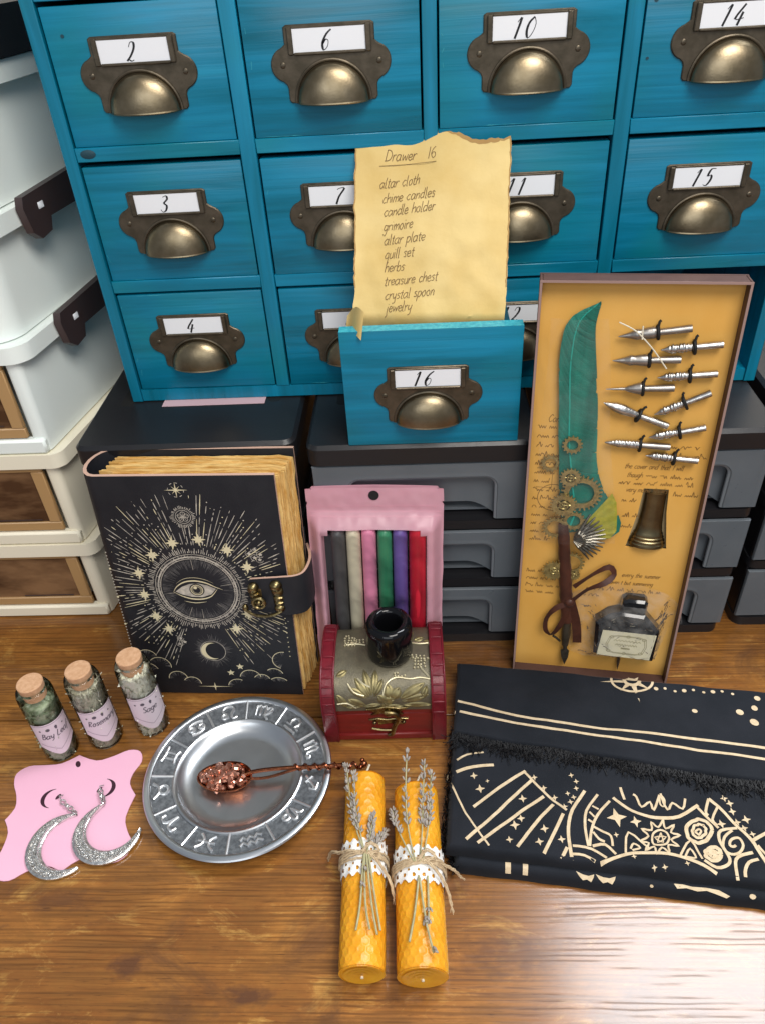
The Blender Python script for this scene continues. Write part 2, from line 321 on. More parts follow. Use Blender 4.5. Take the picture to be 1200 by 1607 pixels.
def paint_mat(name, grain):
    # thin blue stain over pine: long soft streaks along the board, greener where the paint is thin
    m, nt, b = nodes(name); L = nt.links.new
    st = (.035, 1, .42) if grain == 'x' else (.42, 1, .035)
    a = noiset(nt, coords(nt, st), 1.0, 4, .6, .8); f = noiset(nt, coords(nt, (.05, 1, 2.6) if grain == 'x' else (2.6, 1, .05)), 1.0, 3, .6, .3); g = noiset(nt, coords(nt, (.12, .3, .12)), 1.0, 2)
    c = ramp(nt, a, [(.28, (.001, .108, .165)), (.45, (.001, .160, .262)), (.58, (.001, .196, .335)), (.74, (.002, .236, .390))])
    c = mixc(nt, ramp(nt, g, [(.50, (0, 0, 0)), (.72, (.6, .6, .6))]), c, (.002, .19, .225))
    c = mixc(nt, ramp(nt, f, [(.34, (.28, .28, .28)), (.55, (0, 0, 0))]), c, (.001, .11, .155))
    L(c, b.inputs['Base Color']); b.inputs['Specular IOR Level'].default_value = .5; mr = N(nt, 'ShaderNodeMapRange'); mr.inputs[1].default_value = .3; mr.inputs[2].default_value = .7; mr.inputs[3].default_value = .24; mr.inputs[4].default_value = .48; L(a, mr.inputs[0]); L(mr.outputs[0], b.inputs['Roughness'])
    bp = N(nt, 'ShaderNodeBump'); bp.inputs['Distance'].default_value = .02 * S; L(f, bp.inputs['Height']); L(bp.outputs[0], b.inputs['Normal']); return m
MT = {}
MT['table'] = table_mat(); MT['blue'] = paint_mat('blue_stained_pine', 'x'); MT['blue_v'] = paint_mat('blue_stained_pine_upright', 'z')
MT['blue_in'] = mat('bare_blue_inside', (.01, .07, .10), .6)
MT['brass_dark'] = mat('dark_antique_brass', (.085, .07, .048), .42, .75, (.13, .105, .075), 1.2, rvar=.08, bump=.008, bs=6)
MT['brass_cup'] = mat('rubbed_antique_brass', (.21, .165, .10), .35, 1.0, (.28, .225, .145), .9, rvar=.07, bump=.006, bs=7)
MT['brass_old'] = mat('old_gold_brass', (.32, .25, .11), .3, 1.0, (.16, .12, .06), 2.5, rvar=.1, bump=.01, bs=9)
MT['gear'] = mat('gear_brass', (.46, .37, .15), .38, .75, (.28, .22, .09), 3.0)
MT['iron'] = mat('dark_wing_metal', (.14, .13, .11), .38, .9, (.24, .22, .18), 4)
MT['card'] = mat('white_card', (.80, .81, .84), .6)
MT['ink'] = mat('black_ink', (.012, .012, .014), .5)
MT['pencil'] = mat('brown_pen_ink', (.17, .10, .035), .7)
MT['parch'] = mat('aged_parchment', (.58, .40, .135), .75, 0, (.67, .50, .21), .22, bump=.03, bs=1.3, detail=5)
MT['burnt'] = mat('burnt_parchment_edge', (.36, .21, .07), .8)
MT['blackplastic'] = mat('black_plastic', (.012, .012, .014), .36, bump=.006, bs=14, rvar=.05)
MT['smoke'] = mat('smoked_grey_plastic', (.135, .155, .175), .30, 0, (.155, .175, .195), .3, rvar=.06, alpha=.72)
MT['smoke_lip'] = mat('smoked_grey_plastic_bead', (.19, .21, .23), .28)
MT['mint'] = mat('pale_mint_plastic', (.82, .875, .84), .42, bump=.006, bs=6)
MT['cream'] = mat('cream_plastic', (.85, .79, .63), .42, bump=.006, bs=6)
MT['amber'] = mat('amber_translucent_plastic', (.075, .036, .018), .16, 0, (.27, .15, .075), .35, stretch=(.35, 1, .9), detail=4, alpha=.93, lo=.4, hi=.62)
MT['amber_frame'] = mat('tan_plastic_frame', (.44, .265, .115), .4)
MT['latch'] = mat('dark_brown_latch_plastic', (.045, .028, .027), .35)
MT['wall'] = mat('warm_white_wall', (.62, .58, .50), .9, bump=.02, bs=2)
MT['pinkpaper'] = mat('pale_pink_paper', (.62, .42, .46), .8)
MT['leather'] = mat('black_leather', (.011, .012, .016), .5, 0, (.016, .017, .021), .5, bump=.012, bs=9, spec=.4)
MT['rawedge'] = mat('raw_leather_edge', (.52, .33, .25), .8)
MT['gold'] = mat('gold_foil_print', (.78, .70, .46), .45, .2)
MT['silver'] = mat('worn_silver_print', (.62, .57, .48), .5, .15, (.36, .33, .29), 2.0)
MT['dimprint'] = mat('faint_grey_print', (.17, .16, .155), .6, 0, (.035, .034, .036), 1.4)
MT['pages'] = mat('deckle_page_edges', (.56, .30, .07), .85, 0, (.76, .52, .20), 1.6, stretch=(.4, 3, .4), bump=.03, bs=4)
MT['pinkbag'] = mat('pink_foil_pouch', (.80, .44, .53), .30, 0, (.83, .48, .56), .4, bump=.03, bs=.6, rvar=.06)
def foil(m, k):
    nt = m.node_tree; out = nt.nodes['Material Output']; b = nt.nodes['Principled BSDF']; t = N(nt, 'ShaderNodeBsdfTranslucent'); t.inputs[0].default_value = (.85, .52, .60, 1); mx = N(nt, 'ShaderNodeMixShader'); mx.inputs[0].default_value = k
    nt.links.new(b.outputs[0], mx.inputs[1]); nt.links.new(t.outputs[0], mx.inputs[2]); nt.links.new(mx.outputs[0], out.inputs['Surface'])
foil(MT['pinkbag'], .38)
MT['film'] = film('clear_pouch_film', (.985, .99, .99), .17, .05, .10, .45)
MT['film2'] = film('clear_bag_film', (.985, .985, .985), .05, .10, .25, .55, haze=.03)
MT['film3'] = film('crumpled_bag_film', (.97, .965, .96), .06, .14, .55, .8, haze=.085)
MT['boxbrown'] = mat('mauve_brown_card', (.075, .036, .029), .6, 0, (.098, .050, .040), .5, bump=.01, bs=9)
MT['boxedge'] = mat('worn_box_edge', (.30, .19, .165), .7)
MT['script'] = mat('printed_script', (.20, .10, .025), .8)
MT['insert'] = mat('parchment_print_card', (.68, .35, .065), .62, 0, (.74, .42, .105), .12, bump=.006, bs=5, detail=4)
MT['teal'] = mat('teal_feather', (.002, .105, .075), .5, 0, (.005, .175, .125), .5, stretch=(2.2, 1, .35), bump=.03, bs=9, bstretch=(.5, 1, 2.0), sheen=.2)
MT['yellowf'] = mat('yellow_green_feather', (.42, .36, .035), .6, 0, (.30, .30, .03), 1.6, bump=.03, bs=6)
MT['quillshaft'] = mat('feather_shaft', (.02, .34, .27), .45)
MT['ribbon'] = mat('brown_satin_ribbon', (.045, .013, .007), .45, 0, (.075, .022, .011), .8, bump=.015, bs=5, sheen=.05)
MT['steel'] = mat('bright_nib_steel', (.70, .68, .65), .30, 1.0, (.45, .43, .41), 2.0, bump=.02, bs=6)
MT['steel_dull'] = mat('dull_nib_steel', (.40, .37, .34), .36, .9, (.30, .275, .25), 1.2)
MT['rubber'] = mat('black_rubber', (.008, .008, .008), .6)
MT['inkglass'] = mat('dark_ink_glass', (.010, .011, .013), .12, coat=.4)
MT['inklabel'] = mat('cream_ink_label', (.66, .62, .44), .6)
MT['inkprint'] = mat('olive_label_print', (.28, .25, .13), .7)
MT['white_thread'] = mat('white_tie', (.72, .66, .52), .7)
MT['glass'] = film('bottle_glass', (.985, .99, .985), .20, .02, .0, 1)
MT['cork'] = mat('cork', (.60, .36, .21), .85, 0, (.50, .28, .15), 3.0, bump=.03, bs=8)
MT['herb1'] = mat('green_leaf_flakes', (.26, .33, .19), .32, 0, (.46, .52, .36), 3)
MT['herb2'] = mat('grey_green_needles', (.66, .64, .50), .32, 0, (.38, .38, .27), 3)
MT['herb3'] = mat('pale_silver_leaves', (.86, .85, .72), .32, 0, (.74, .73, .59), 3)
MT['lilac'] = mat('pale_lilac_label', (.66, .57, .63), .55)
MT['lilac_ink'] = mat('label_grey_print', (.10, .085, .11), .6); MT['lilac_line'] = mat('label_line_print', (.36, .29, .35), .6)
MT['pinkcard'] = mat('pink_card', (.76, .41, .54), .62, 0, (.77, .43, .555), .2)
MT['slot'] = mat('maroon_cut_slot', (.035, .008, .018), .8)
MT['silvermetal'] = mat('tarnished_silver', (.90, .89, .86), .24, .9, (.52, .50, .48), 3.2, bump=.02, bs=7)
MT['pewter'] = mat('pewter', (.68, .70, .72), .30, 1.0, (.62, .64, .66), .3, rvar=.04)
MT['pewter_dark'] = mat('oxidised_pewter', (.13, .14, .152), .42, .7, (.24, .255, .27), 3.0, bump=.03, bs=7)
MT['pewter_line'] = mat('polished_pewter_relief', (.76, .77, .78), .32, .9)
MT['copper'] = mat('copper', (.36, .125, .06), .26, 1.0, (.22, .07, .035), 2.0, bump=.02, bs=5)
MT['crystal'] = mat('copper_tinted_crystals', (.36, .125, .07), .16, .75, (.55, .27, .19), 2.0, coat=.4)
MT['wax'] = mat('amber_beeswax', (.64, .265, .010), .36, 0, (.74, .35, .022), .5, sss=.3, sssr=(1, .42, .06), bump=.012, bs=7, spec=.5)
MT['wick'] = mat('cotton_wick', (.72, .66, .52), .9)
MT['lace'] = mat('white_cotton_lace', (.76, .75, .72), .85, bump=.03, bs=10)
MT['twine'] = mat('jute_twine', (.52, .40, .25), .85, 0, (.38, .27, .16), 3, stretch=(1, 1, 1), bump=.04, bs=8)
MT['lav_stem'] = mat('dried_stem', (.40, .37, .21), .75, 0, (.30, .27, .14), 2)
MT['lav_bud'] = mat('dried_lavender_bud', (.36, .32, .265), .85, 0, (.27, .235, .215), 4)
MT['cloth'] = mat('black_cotton_cloth', (.007, .009, .013), .8, 0, (.011, .013, .018), .3, bump=.02, bs=9, sheen=.06, spec=.2)
MT['clothprint'] = mat('beige_fabric_print', (.50, .385, .24), .85, 0, (.60, .48, .32), 2.5, bump=.02, bs=12)
MT['fringe'] = mat('black_fringe_thread', (.004, .004, .005), .5, spec=.25)
MT['redwood'] = mat('red_lacquered_wood', (.21, .013, .011), .4, 0, (.13, .009, .008), .6, stretch=(.3, 1, 2), bump=.01, bs=5)
MT['redleather'] = mat('dark_red_leather', (.115, .006, .013), .36, 0, (.16, .009, .018), 1.2, bump=.02, bs=4)
MT['embossed'] = mat('embossed_bronze_foil', (.17, .15, .10), .45, .55, (.13, .115, .08), 1.2, bump=.03, bs=10)
MT['emboss_gold'] = mat('rubbed_gold_leaf_relief', (.27, .225, .10), .40, .6, (.18, .15, .075), 1.8)
MT['emboss_line'] = mat('pale_gold_relief', (.62, .55, .36), .35, .6)
MT['ceramic'] = mat('black_glazed_ceramic', (.004, .004, .005), .10, coat=.0, spec=.38)
def wax(name, c): return mat(name, c, .32, 0, tuple(x * .9 for x in c), .3, bump=.01, bs=3)
# ------------------------------------------------------------------ setting: table, wall
tbl = MB().box(-90, 90, -15, 118, -4, -0.5, .2).build('table', MT['table']); tag(tbl, 'rustic brown wood laminate table top under everything', 'table', kind='structure')
for y0, y1 in ((-15, 17.2), (17.2, 41.75), (41.75, 65.3), (65.3, 88.8), (88.8, 118)):
    MB().box(-90, 90, y0 + .055, y1 - .055, -.5, 0, .05).build('plank', MT['table'], tbl)
tag(MB().box(-140, 140, 119, 123, -60, 150).build('wall', MT['wall']), 'warm white wall behind the storage units', 'wall', kind='structure')
# ------------------------------------------------------------------ drawer pull: plate + cup + card + numeral (shared meshes)
def plate_outline():
    h = []
    def arc(cx, cz, r, a0, a1, n, rz=None):
        for i in range(n + 1): a = radians(a0 + (a1 - a0) * i / n); h.append((cx + r * cos(a), cz + (rz or r) * sin(a)))
    h.append((0, 6.62)); h.append((2.75, 6.62)); h.append((2.95, 6.5)); h.append((2.95, 5.55)); h.append((3.12, 5.42))
    arc(2.95, 4.36, 1.02, 72, -72, 12); h.append((3.06, 3.22)); h.append((2.98, 3.0)); h.append((2.98, 2.3)); h.append((2.85, 2.12)); h.append((1.6, 1.98)); h.append((0, 1.95))
    return h + [(-x, z) for x, z in h[-2:0:-1]]
def pull_parts(parent, cx, num):
    # local frame of the drawer front: x across, y=0 front face, z up from the drawer bottom
    global _pull
    M = T3(cx, 0, 0)
    if '_pull' not in globals():
        a = MB(); a.prism(plate_outline(), -.14, .0, 'y', None, bev=.06)
        for x0, x1, z0, z1 in ((-2.72, -2.36, 4.92, 6.5), (2.36, 2.72, 4.92, 6.5), (-2.36, 2.36, 4.88, 5.06)): a.box(x0, x1, -.34, -.12, z0, z1, .06)
        a.box(-2.36, 2.36, -.22, -.12, 6.38, 6.52, .04)
        for sx in (-1, 1): a.ball((sx * 3.18, -.13, 4.36), .2, 10, sc=(1, .35, 1)); a.box(sx * 3.18 - .16, sx * 3.18 + .16, -.215, -.17, 4.335, 4.385)
        # flange round the cup
        a.tube([(2.52 * cos(t), -.17, 2.12 + 2.46 * sin(t)) for t in [pi * i / 24 for i in range(25)]], .11, 8)
        b = MB(); 
        def shell(k): 
            return lambda u, v: ((2.42 - k) * cos(pi * u), -.13 - (1.25 - k) * sin(pi * u) * sin(pi / 2 * v) ** .9, 2.12 + (2.36 - k) * sin(pi * u) * cos(pi / 2 * v))
        b.grid(shell(0), 32, 12); b.grid(shell(.14), 32, 12)
        b.tube([(2.36 * cos(t), -.13 - 1.19 * sin(t), 2.12) for t in [pi * i / 28 for i in range(29)]], .085, 6)
        c = MB().box(-2.37, 2.37, -.19, -.145, 5.0, 6.4)
        _pull = (a, b, c, {})
    a, b, c, cache = _pull
    obs = []
    for nm, mb, mt in (('handle_plate', a, MT['brass_dark']), ('cup_pull', b, MT['brass_cup']), ('label_card', c, MT['card'])):
        if nm in cache:
            o = bpy.data.objects.new(nm, cache[nm]); COL.objects.link(o); o.parent = parent
        else: o = mb.build(nm, mt, parent, 35); cache[nm] = o.data
        o.location = (cx * S, 0, 0); obs.append(o)
    pen = Pen(lambda u, v, h: (u, -.19 - h, v), .012); x = -.52 * len(num) + .05
    for ch in num:
        for st in DIGIT[ch]:
            q = smooth([(x + a_ * .62 + (b_ - .9) * .16, 5.12 + b_ * .60) for a_, b_ in st]); n = len(q)
            wv = [.045 + .11 * max(0, (-(q[min(i + 1, n - 1)][1] - q[max(i - 1, 0)][1]) / (math.dist(q[min(i + 1, n - 1)], q[max(i - 1, 0)]) + 1e-6))) ** 1.5 for i in range(n)]
            pen.line(q, wv)
        x += .78
    o = pen.build('numeral', MT['ink'], parent); o.location = (cx * S, 0, 0)
# ------------------------------------------------------------------ blue apothecary cabinet
CX, CY, CZ = -25.06, 58.2, 22.4
cab = thing('apothecary_cabinet', 'large blue stained wooden cabinet of numbered drawers with brass cup pulls', 'cabinet', (CX, CY, CZ))
W_, H_, D_ = 52.7, 40.2, 20.0
cc = MB(); cc.box(0, .93, .0, D_, 0, H_, .06); cc.box(W_ - .93, W_, 0, D_, 0, H_, .06)
cc.box(.93, W_ - .93, .12, D_, .05, 1.08); cc.box(.93, W_ - .93, .12, D_, H_ - 1, H_ - .05); cc.box(.93, W_ - .93, D_ - .6, D_, 1.08, H_ - 1)
cc.build('carcass', MT['blue_v'], cab)
stx = [(12.74, 13.86), (25.66, 26.62), (38.66, 39.70)]
for x0, x1 in stx: MB().box(x0, x1, .06, D_ - .7, 1.08, H_ - 1.0, .05).build('stile', MT['blue_v'], cab)
colx = [(.95, 12.72), (13.9, 25.62), (26.66, 38.62), (39.76, 51.72)]
rows = [1.14, 10.72, 20.45, 30.1]     # bottoms of the drawer rows
for k in (1, 2, 3):
    for x0, x1 in colx: MB().box(x0 - .01, x1 + .03, .09, D_ - .7, rows[k] - .98, rows[k] - .015, .05).build('rail', MT['blue'], cab)
MB().box(.95, W_ - .95, .2, D_ - .8, H_ - 1.01, H_ - 1.0).v
num = {(0, 2): '2', (0, 1): '3', (0, 0): '4', (1, 2): '6', (1, 1): '7', (1, 0): '8', (2, 2): '10', (2, 1): '11', (2, 0): '12', (3, 2): '14', (3, 1): '15', (0, 3): '1', (1, 3): '5', (2, 3): '9', (3, 3): '13'}
for (c, r), txt in num.items():
    x0, x1 = colx[c]; z0 = rows[r]; hgt = 8.62
    rng = random.Random(c * 7 + r); dy = .12 + rng.uniform(-.06, .10) + (.12 if (c, r) in ((0, 1),) else 0)
    d = MB(); wv = x1 - x0
    gap = .16
    d.box(.10, wv - .10, 0, 1.3, .0, hgt - .24, .06, seg=2); d.box(.5, wv - .5, 1.3, 17, .3, hgt - 1.4)
    o = d.build('drawer', MT['blue'], cab); o.location = Vector((x0, dy, z0)) * S
    pull_parts(o, wv / 2 - .1, txt)
# dark knot and pin dents showing through the stain
KNM = mat('dark_knot', (.012, .05, .07), .5)
for x, z, r in ((1.85, 20.02, .36), (40.4, 27.2, .13), (40.3, 24.0, .10), (40.6, 29.0, .14), (2.2, 27.2, .12)):
    kn = MB(); kn.lathe([(0, 0), (r, 0), (r * 1.05, .05)], 12, T3(x, .045 if z < 21 else .16, z) @ RX(pi / 2) @ Matrix.Diagonal((1.5 if r > .3 else 1, .8, -.2, 1)))
    kn.build('knot', KNM, cab)
# ------------------------------------------------------------------ black drawer units under it
def drawer_unit(x0, yf, label, zt=22.35):
    w_ = 18.0; d_ = 24.0
    t = thing('drawer_unit', label, 'drawer unit', (x0, yf, 0), group='black plastic drawer units under the blue cabinet')
    def rr(w0, w1, d0, d1, r=1.0, n=5):
        pts = []
        for cx, cy, a0 in ((w1 - r, d1 - r, 0), (w0 + r, d1 - r, 90), (w0 + r, d0 + r, 180), (w1 - r, d0 + r, 270)):
            for i in range(n + 1): a = radians(a0 + 90 * i / n); pts.append((cx + r * cos(a), cy + r * sin(a)))
        return pts
    f = MB(); f.prism(rr(0, w_, 0, d_), zt - 1.75, zt - .55); f.prism(rr(0, w_, 0, d_), zt - .0, zt - .55, bev=.3)
    f.build('top_panel', MT['blackplastic'], t)
    for sx in (2.0, w_ - 3.1): MB().prism(rr(sx, sx + 1.1, 6.5, 13.5, .45), zt + .004, zt - .3).build('top_groove', MT['rubber'], t)
    b = MB(); b.box(.35, .75, .8, d_ - .4, .4, zt - 1.75); b.box(w_ - .75, w_ - .35, .8, d_ - .4, .4, zt - 1.75); b.box(.75, w_ - .75, d_ - .8, d_ - .4, .4, zt - 1.75)
    b.prism(rr(.25, w_ - .25, .15, d_ - .3), 0, 1.0); 
    for z0 in (7.0, 13.6): b.prism(rr(.2, w_ - .2, .3, d_ - .5, .8), z0, z0 + .9)
    b.build('frame', MT['blackplastic'], t)
    for z0, z1 in ((14.75, 20.4), (8.15, 13.4), (1.25, 6.8)):
        dr = MB(); h = z1 - z0; a0, a1 = 3.0, w_ - 3.0
        # front: an inverted U of plastic round a set-back finger recess with a scooped bottom
        top = h - 1.35; q = []
        for i in range(7): a = radians(90 - 90 * i / 6); q.append((a1 - 1 + cos(a), top - 1 + sin(a)))
        out = [(0.3, 0), (a0, 0)] + [(w_ - x, z) for x, z in reversed(q)] + q + [(a1, 0), (w_ - .3, 0), (w_ - .3, h), (.3, h)]
        out = [(.3, 0), (a0, 0)]; out += [(w_ - x, z) for x, z in q[::-1]]; out += q; out += [(a1, 0), (w_ - .3, 0), (w_ - .3, h), (.3, h)]
        dr.prism(out, .12, .42, 'y', bev=.08)
        sc = [(a0, top)] + [(a1, top), (a1, 0)]
        for i in range(7): t_ = i / 6; sc.append((a1 - .2 - 2.2 * t_, .15 + 1.15 * sin(t_ * pi / 2)))
        for i in range(7): t_ = 1 - i / 6; sc.append((a0 + .2 + 2.2 * t_, .15 + 1.15 * sin(t_ * pi / 2)))
        sc.append((a0, 0)); dr.prism(sc, 1.0, 1.25, 'y')
        dr.box(.5, .75, .42, d_ - 2, .1, h - .3); dr.box(w_ - .75, w_ - .5, .42, d_ - 2, .1, h - .3); dr.box(.75, w_ - .75, 1.4, d_ - 2, .1, .3)
        o = dr.build('drawer', MT['smoke'], t); o.location = (0, 0, z0 * S)
        lip = [(a0, .42, 0), (a0, .42, top - 1)] + [(w_ - x, .42, z) for x, z in q[::-1]] + [(x, .42, z) for x, z in q] + [(a1, .42, 0)]
        l = MB(); l.tube(lip, .20, 8); l.build('handle_bead', MT['smoke_lip'], o)
    return t
drawer_unit(-28.1, 51.1, 'black drawer unit with smoky drawers behind the black book')
drawer_unit(-9.2, 50.1, 'black drawer unit with smoky drawers behind the pink pouch')
drawer_unit(9.3, 50.75, 'black drawer unit with smoky drawers behind the boxed feather quill')
drawer_unit(28.3, 51.6, 'black drawer unit with smoky drawers at the far right edge')
tag(MB().box(-5.0, 4.6, 52.1, 58, 17.35, 18.5, .05).build('paper_stack', mat('manila_paper', (.55, .50, .36), .8)), 'stack of manila paper inside the top smoky drawer behind the pink pouch', 'paper')
ps = MB().box(-22.3, -13.4, 57.3, 62, 22.37, 22.395).build('paper_slip', MT['pinkpaper']); tag(ps, 'pale pink paper slip sticking out under the blue cabinet', 'paper')
# ------------------------------------------------------------------ cream and mint bins stacked at the left
def rrect(w0, w1, d0, d1, r, n=6, sk=0.0):
    pts = []
    for cx, cy, a0 in ((w1 - r, d1 - r, 0), (w0 + r, d1 - r, 90), (w0 + r, d0 + r, 180), (w1 - r, d0 + r, 270)):
        for i in range(n + 1):
            a = radians(a0 + 90 * i / n); x, y = cx + r * cos(a), cy + r * sin(a); pts.append((x + sk * y, y))
    return pts
def bin_(z, h, label, body, window, r, latch, inset=.9):
    t = thing('storage_bin', label, 'storage bin', (-31.25, 54.6, z), group='stackable bins in the tower at the left')
    w0, w1, d1, sk = -40.0, 0.0, 26.0, .17
    b = MB()
    outs = [rrect(w0 + .6, w1 - inset, .5, d1, r, 6, sk)]
    if window:
        b.box(w0, -1.0 - inset, 3.5, 4.0, 0.1, h - 1.5); b.box(w0, w1 - inset, 0, .9, 0, 1.4, .2); b.box(w0, w1 - 1.0, 0.35, 1.1, h - 1.5, h - .2, .1)
        b.prism(rrect(-2.2, w1 - inset, .35, d1, .5, 4, sk), .1, h - .2)
    else: b.prism(outs[0], .05, h - 1.4)
    b.build('body', body, t)
    rm = MB(); rm.prism(rrect(w0, w1, -.1, d1 + .4, max(r, .7) + .3, 6, sk), h - 1.45, h - .05, bev=.0)
    rm.prism(rrect(w0, w1, -.1, d1 + .4, max(r, .7) + .3, 6, sk), h + .02, h - .05, bev=.0) if False else None
    rm.build('rim', body, t, 30)
    # upright ribs moulded on the right side
    rb = MB(); 
    rb.build('rib', body, t) if False else None
    if window:
        d = MB(); x1 = -2.3; z0, z1 = 1.5, h - 1.7
        fr = [(w0, z0), (x1, z0), (x1, z1), (w0, z1)]
        for a0, a1, c0, c1 in ((w0, x1, z0, z0 + .95), (w0, x1, z1 - .35, z1), (x1 - 1.1, x1, z0 + .95, z1 - .35)): d.box(a0, a1, .25, .7, c0, c1, .08)
        o = d.build('door', MT['amber_frame'], t)
        MB().box(w0, x1 - 1.1, .45, .6, z0 + .95, z1 - .35).build('pane', MT['amber'], o)
        MB().tube([(-9, .3, z0 + .95 + .28), (-4.0, .3, z0 + .95 + .28)], .05, 6).build('door_seam', MT['latch'], o)
    if latch:
        y0, y1 = 5.0, 13.0; l = MB()
        ol = [(y0, h + .6), (y1, h + .9), (y1 + 2, h + .9), (y1 + 2, h - 1.6), (y0 + 2.9, h - 1.6), (y0 + 2.5, h - 2.6), (y0 + 1.0, h - 2.8), (y0 + .1, h - 2.1), (y0 - .3, h - .2)]
        l.prism(ol, 0.15, .75, 'x'); 
        for i, v in enumerate(l.v): l.v[i] = (v[0] + sk * v[1], v[1], v[2])
        o = l.build('latch', MT['latch'], t); p = MB().box(.70, .80, y0 + 1.6, y0 + 2.3, h - .75, h - .25, .03)
        p.v = [(v[0] + sk * v[1], v[1], v[2]) for v in p.v]; p.build('latch_window', MT['card'], o)
    return t
bin_(0, 9.55, 'cream bin with amber window at the bottom of the tower', MT['cream'], True, .5, False)
bin_(9.55, 10.1, 'cream bin with amber window second from the table', MT['cream'], True, .5, False)
bin_(19.65, 9.95, 'mint bin with amber window and brown latch level with the black drawer tops', MT['mint'], True, 1.2, True)
bin_(29.6, 9.2, 'plain mint bin with rounded corner and brown latch above the windowed bins', MT['mint'], False, 2.2, True)
bin_(38.8, 9.2, 'plain mint bin at the top of the tower under the black lid', MT['mint'], False, 2.2, False)
bl = MB().prism(rrect(-71, -31.0, 54.3, 81, 2.0, 6, .0), 48.05, 51.2, bev=0); bl.v = [(x + .17 * (y - 54.6), y, z) for x, y, z in bl.v]
tag(bl.build('bin_lid', MT['blackplastic']), 'black lid lying on top of the mint bins', 'lid')
# ------------------------------------------------------------------ loose drawer 16 with the parchment list
d16 = thing('wooden_drawer', 'blue wooden drawer numbered 16 taken out and standing on the black units', 'drawer', (-5.75, 50.25, 22.36))
WORN_LIT = mat('worn_and_lit_paint', (.06, .40, .46), .4, 0, (.02, .27, .36), 3)
fp = MB().box(0, 12.95, 0, 1.0, 0, 9.42, .07, seg=2).build('front_panel', MT['blue'], d16)
bx = MB(); bx.box(.5, .95, 1.0, 7.2, .2, 7.9); bx.box(12.0, 12.45, 1.0, 7.2, .2, 7.9); bx.box(.95, 12.0, 6.75, 7.2, .2, 7.9); bx.box(.95, 12.0, 1.0, 6.75, .2, .6); bx.build('box_sides', MT['blue_in'], d16)
wp = MB(); wp.box(.03, 12.92, .02, .98, 9.42, 9.43); wp.build('worn_and_lit_edge', WORN_LIT, fp)  # light caught by the top edge, painted as a paler strip
pull_parts(fp, 6.2, '16')
rw = random.Random(8)
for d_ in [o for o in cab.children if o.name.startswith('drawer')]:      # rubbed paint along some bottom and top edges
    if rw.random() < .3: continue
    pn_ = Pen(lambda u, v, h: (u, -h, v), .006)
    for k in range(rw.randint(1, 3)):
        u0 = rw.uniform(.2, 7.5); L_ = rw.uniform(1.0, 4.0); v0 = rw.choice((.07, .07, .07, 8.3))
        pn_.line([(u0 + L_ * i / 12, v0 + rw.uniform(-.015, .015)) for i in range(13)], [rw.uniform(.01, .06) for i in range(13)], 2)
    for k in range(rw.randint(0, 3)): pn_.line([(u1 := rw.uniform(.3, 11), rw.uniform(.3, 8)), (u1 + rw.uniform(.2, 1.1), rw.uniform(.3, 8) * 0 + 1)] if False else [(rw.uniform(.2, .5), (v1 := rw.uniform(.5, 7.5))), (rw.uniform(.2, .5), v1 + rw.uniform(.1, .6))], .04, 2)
    pn_.build('worn_and_lit_edge', WORN_LIT, d_)
sc_t = thing('parchment_list', 'handwritten yellow parchment list with burnt wavy top standing in drawer 16', 'parchment', (-4.7, 51.9, 31.3), (radians(-30), 0, radians(-4.7)))
def sh(u, v):   # parchment sheet, cm across / up from the drawer
    nz = noise.noise(Vector((u * .35, v * .25, 3.1))) * .22 + noise.noise(Vector((u * .9, v * .8, 9.0))) * .07
    return (.9 * max(0, .8 - v) if v < .8 else 0) + nz + .35 * sin(u * .55 + .4) * .4 + (.55 * ((v - 9.5) / 4) ** 2 if v > 9.5 else 0)
def edgev(u): return 13.15 + .28 * sin(u * 1.05 + .2) + (.42 * math.exp(-((u - 5.0) / 1.6) ** 2)) - .62 * math.exp(-((u - 8.3) / 1.5) ** 2) + .12 * noise.noise(Vector((u * 2.3, 0, 0)))
def side(v, s): return .13 * noise.noise(Vector((s * 7, v * 1.1, 2))) + .06 * noise.noise(Vector((s * 3, v * 4, 5)))
def shp(a, b):
    u0, u1 = -.05 + side(b * 13, 1) - (.55 * max(0, .28 - b)), 10.75 + side(b * 13, 2) - .42 * max(0, .4 - b)
    u = u0 + (u1 - u0) * a; v = -.9 + (edgev(u) + .9) * b; return u, v
pm = MB(); pm.grid(lambda a, b: (shp(a, b)[0], sh(*shp(a, b)), shp(a, b)[1]), 44, 56); pm.grid(lambda a, b: (shp(a, b)[0], sh(*shp(a, b)) + .05, shp(a, b)[1]), 44, 56)
pmat = MT['parch']
pm.build('sheet', pmat, sc_t)
be = Pen(lambda u, v, h: (u, sh(u, v) - h, v), .012)
be.line([(u_ * .1, edgev(u_ * .1) - .07) for u_ in range(0, 108)], [.10 + .14 * abs(noise.noise(Vector((k * .11, 1, 1)))) + (.16 if 70 < k < 100 else 0) for k in range(108)])
for s_, uu in ((1, lambda v: -.05 + side(v, 1) + .05), (2, lambda v: 10.75 + side(v, 2) - .06)):
    be.line([(shp(0 if s_ == 1 else 1, k / 60)[0] + (.05 if s_ == 1 else -.05), shp(0 if s_ == 1 else 1, k / 60)[1]) for k in range(16, 61)], [.07 + .08 * abs(noise.noise(Vector((k * .3, s_, 1)))) for k in range(45)])
be.build('burnt_edge', MT['burnt'], sc_t)
wr = Pen(lambda u, v, h: (u, sh(u, v) - h, v), .02)
wr.text('Drawer 16'.replace('16', ''), 2.05, 11.45, .43, .055, .03, .04); wr.text('I', 5.0, 11.55, .43, .055, .03, .04)
for st in DIGIT['6']: wr.line([(5.25 + a_ * .45, 11.58 + b_ * .40) for a_, b_ in smooth(st)], .05)
wr.line([(1.7, 11.12), (3.5, 11.2), (5.65, 11.3)], .04)
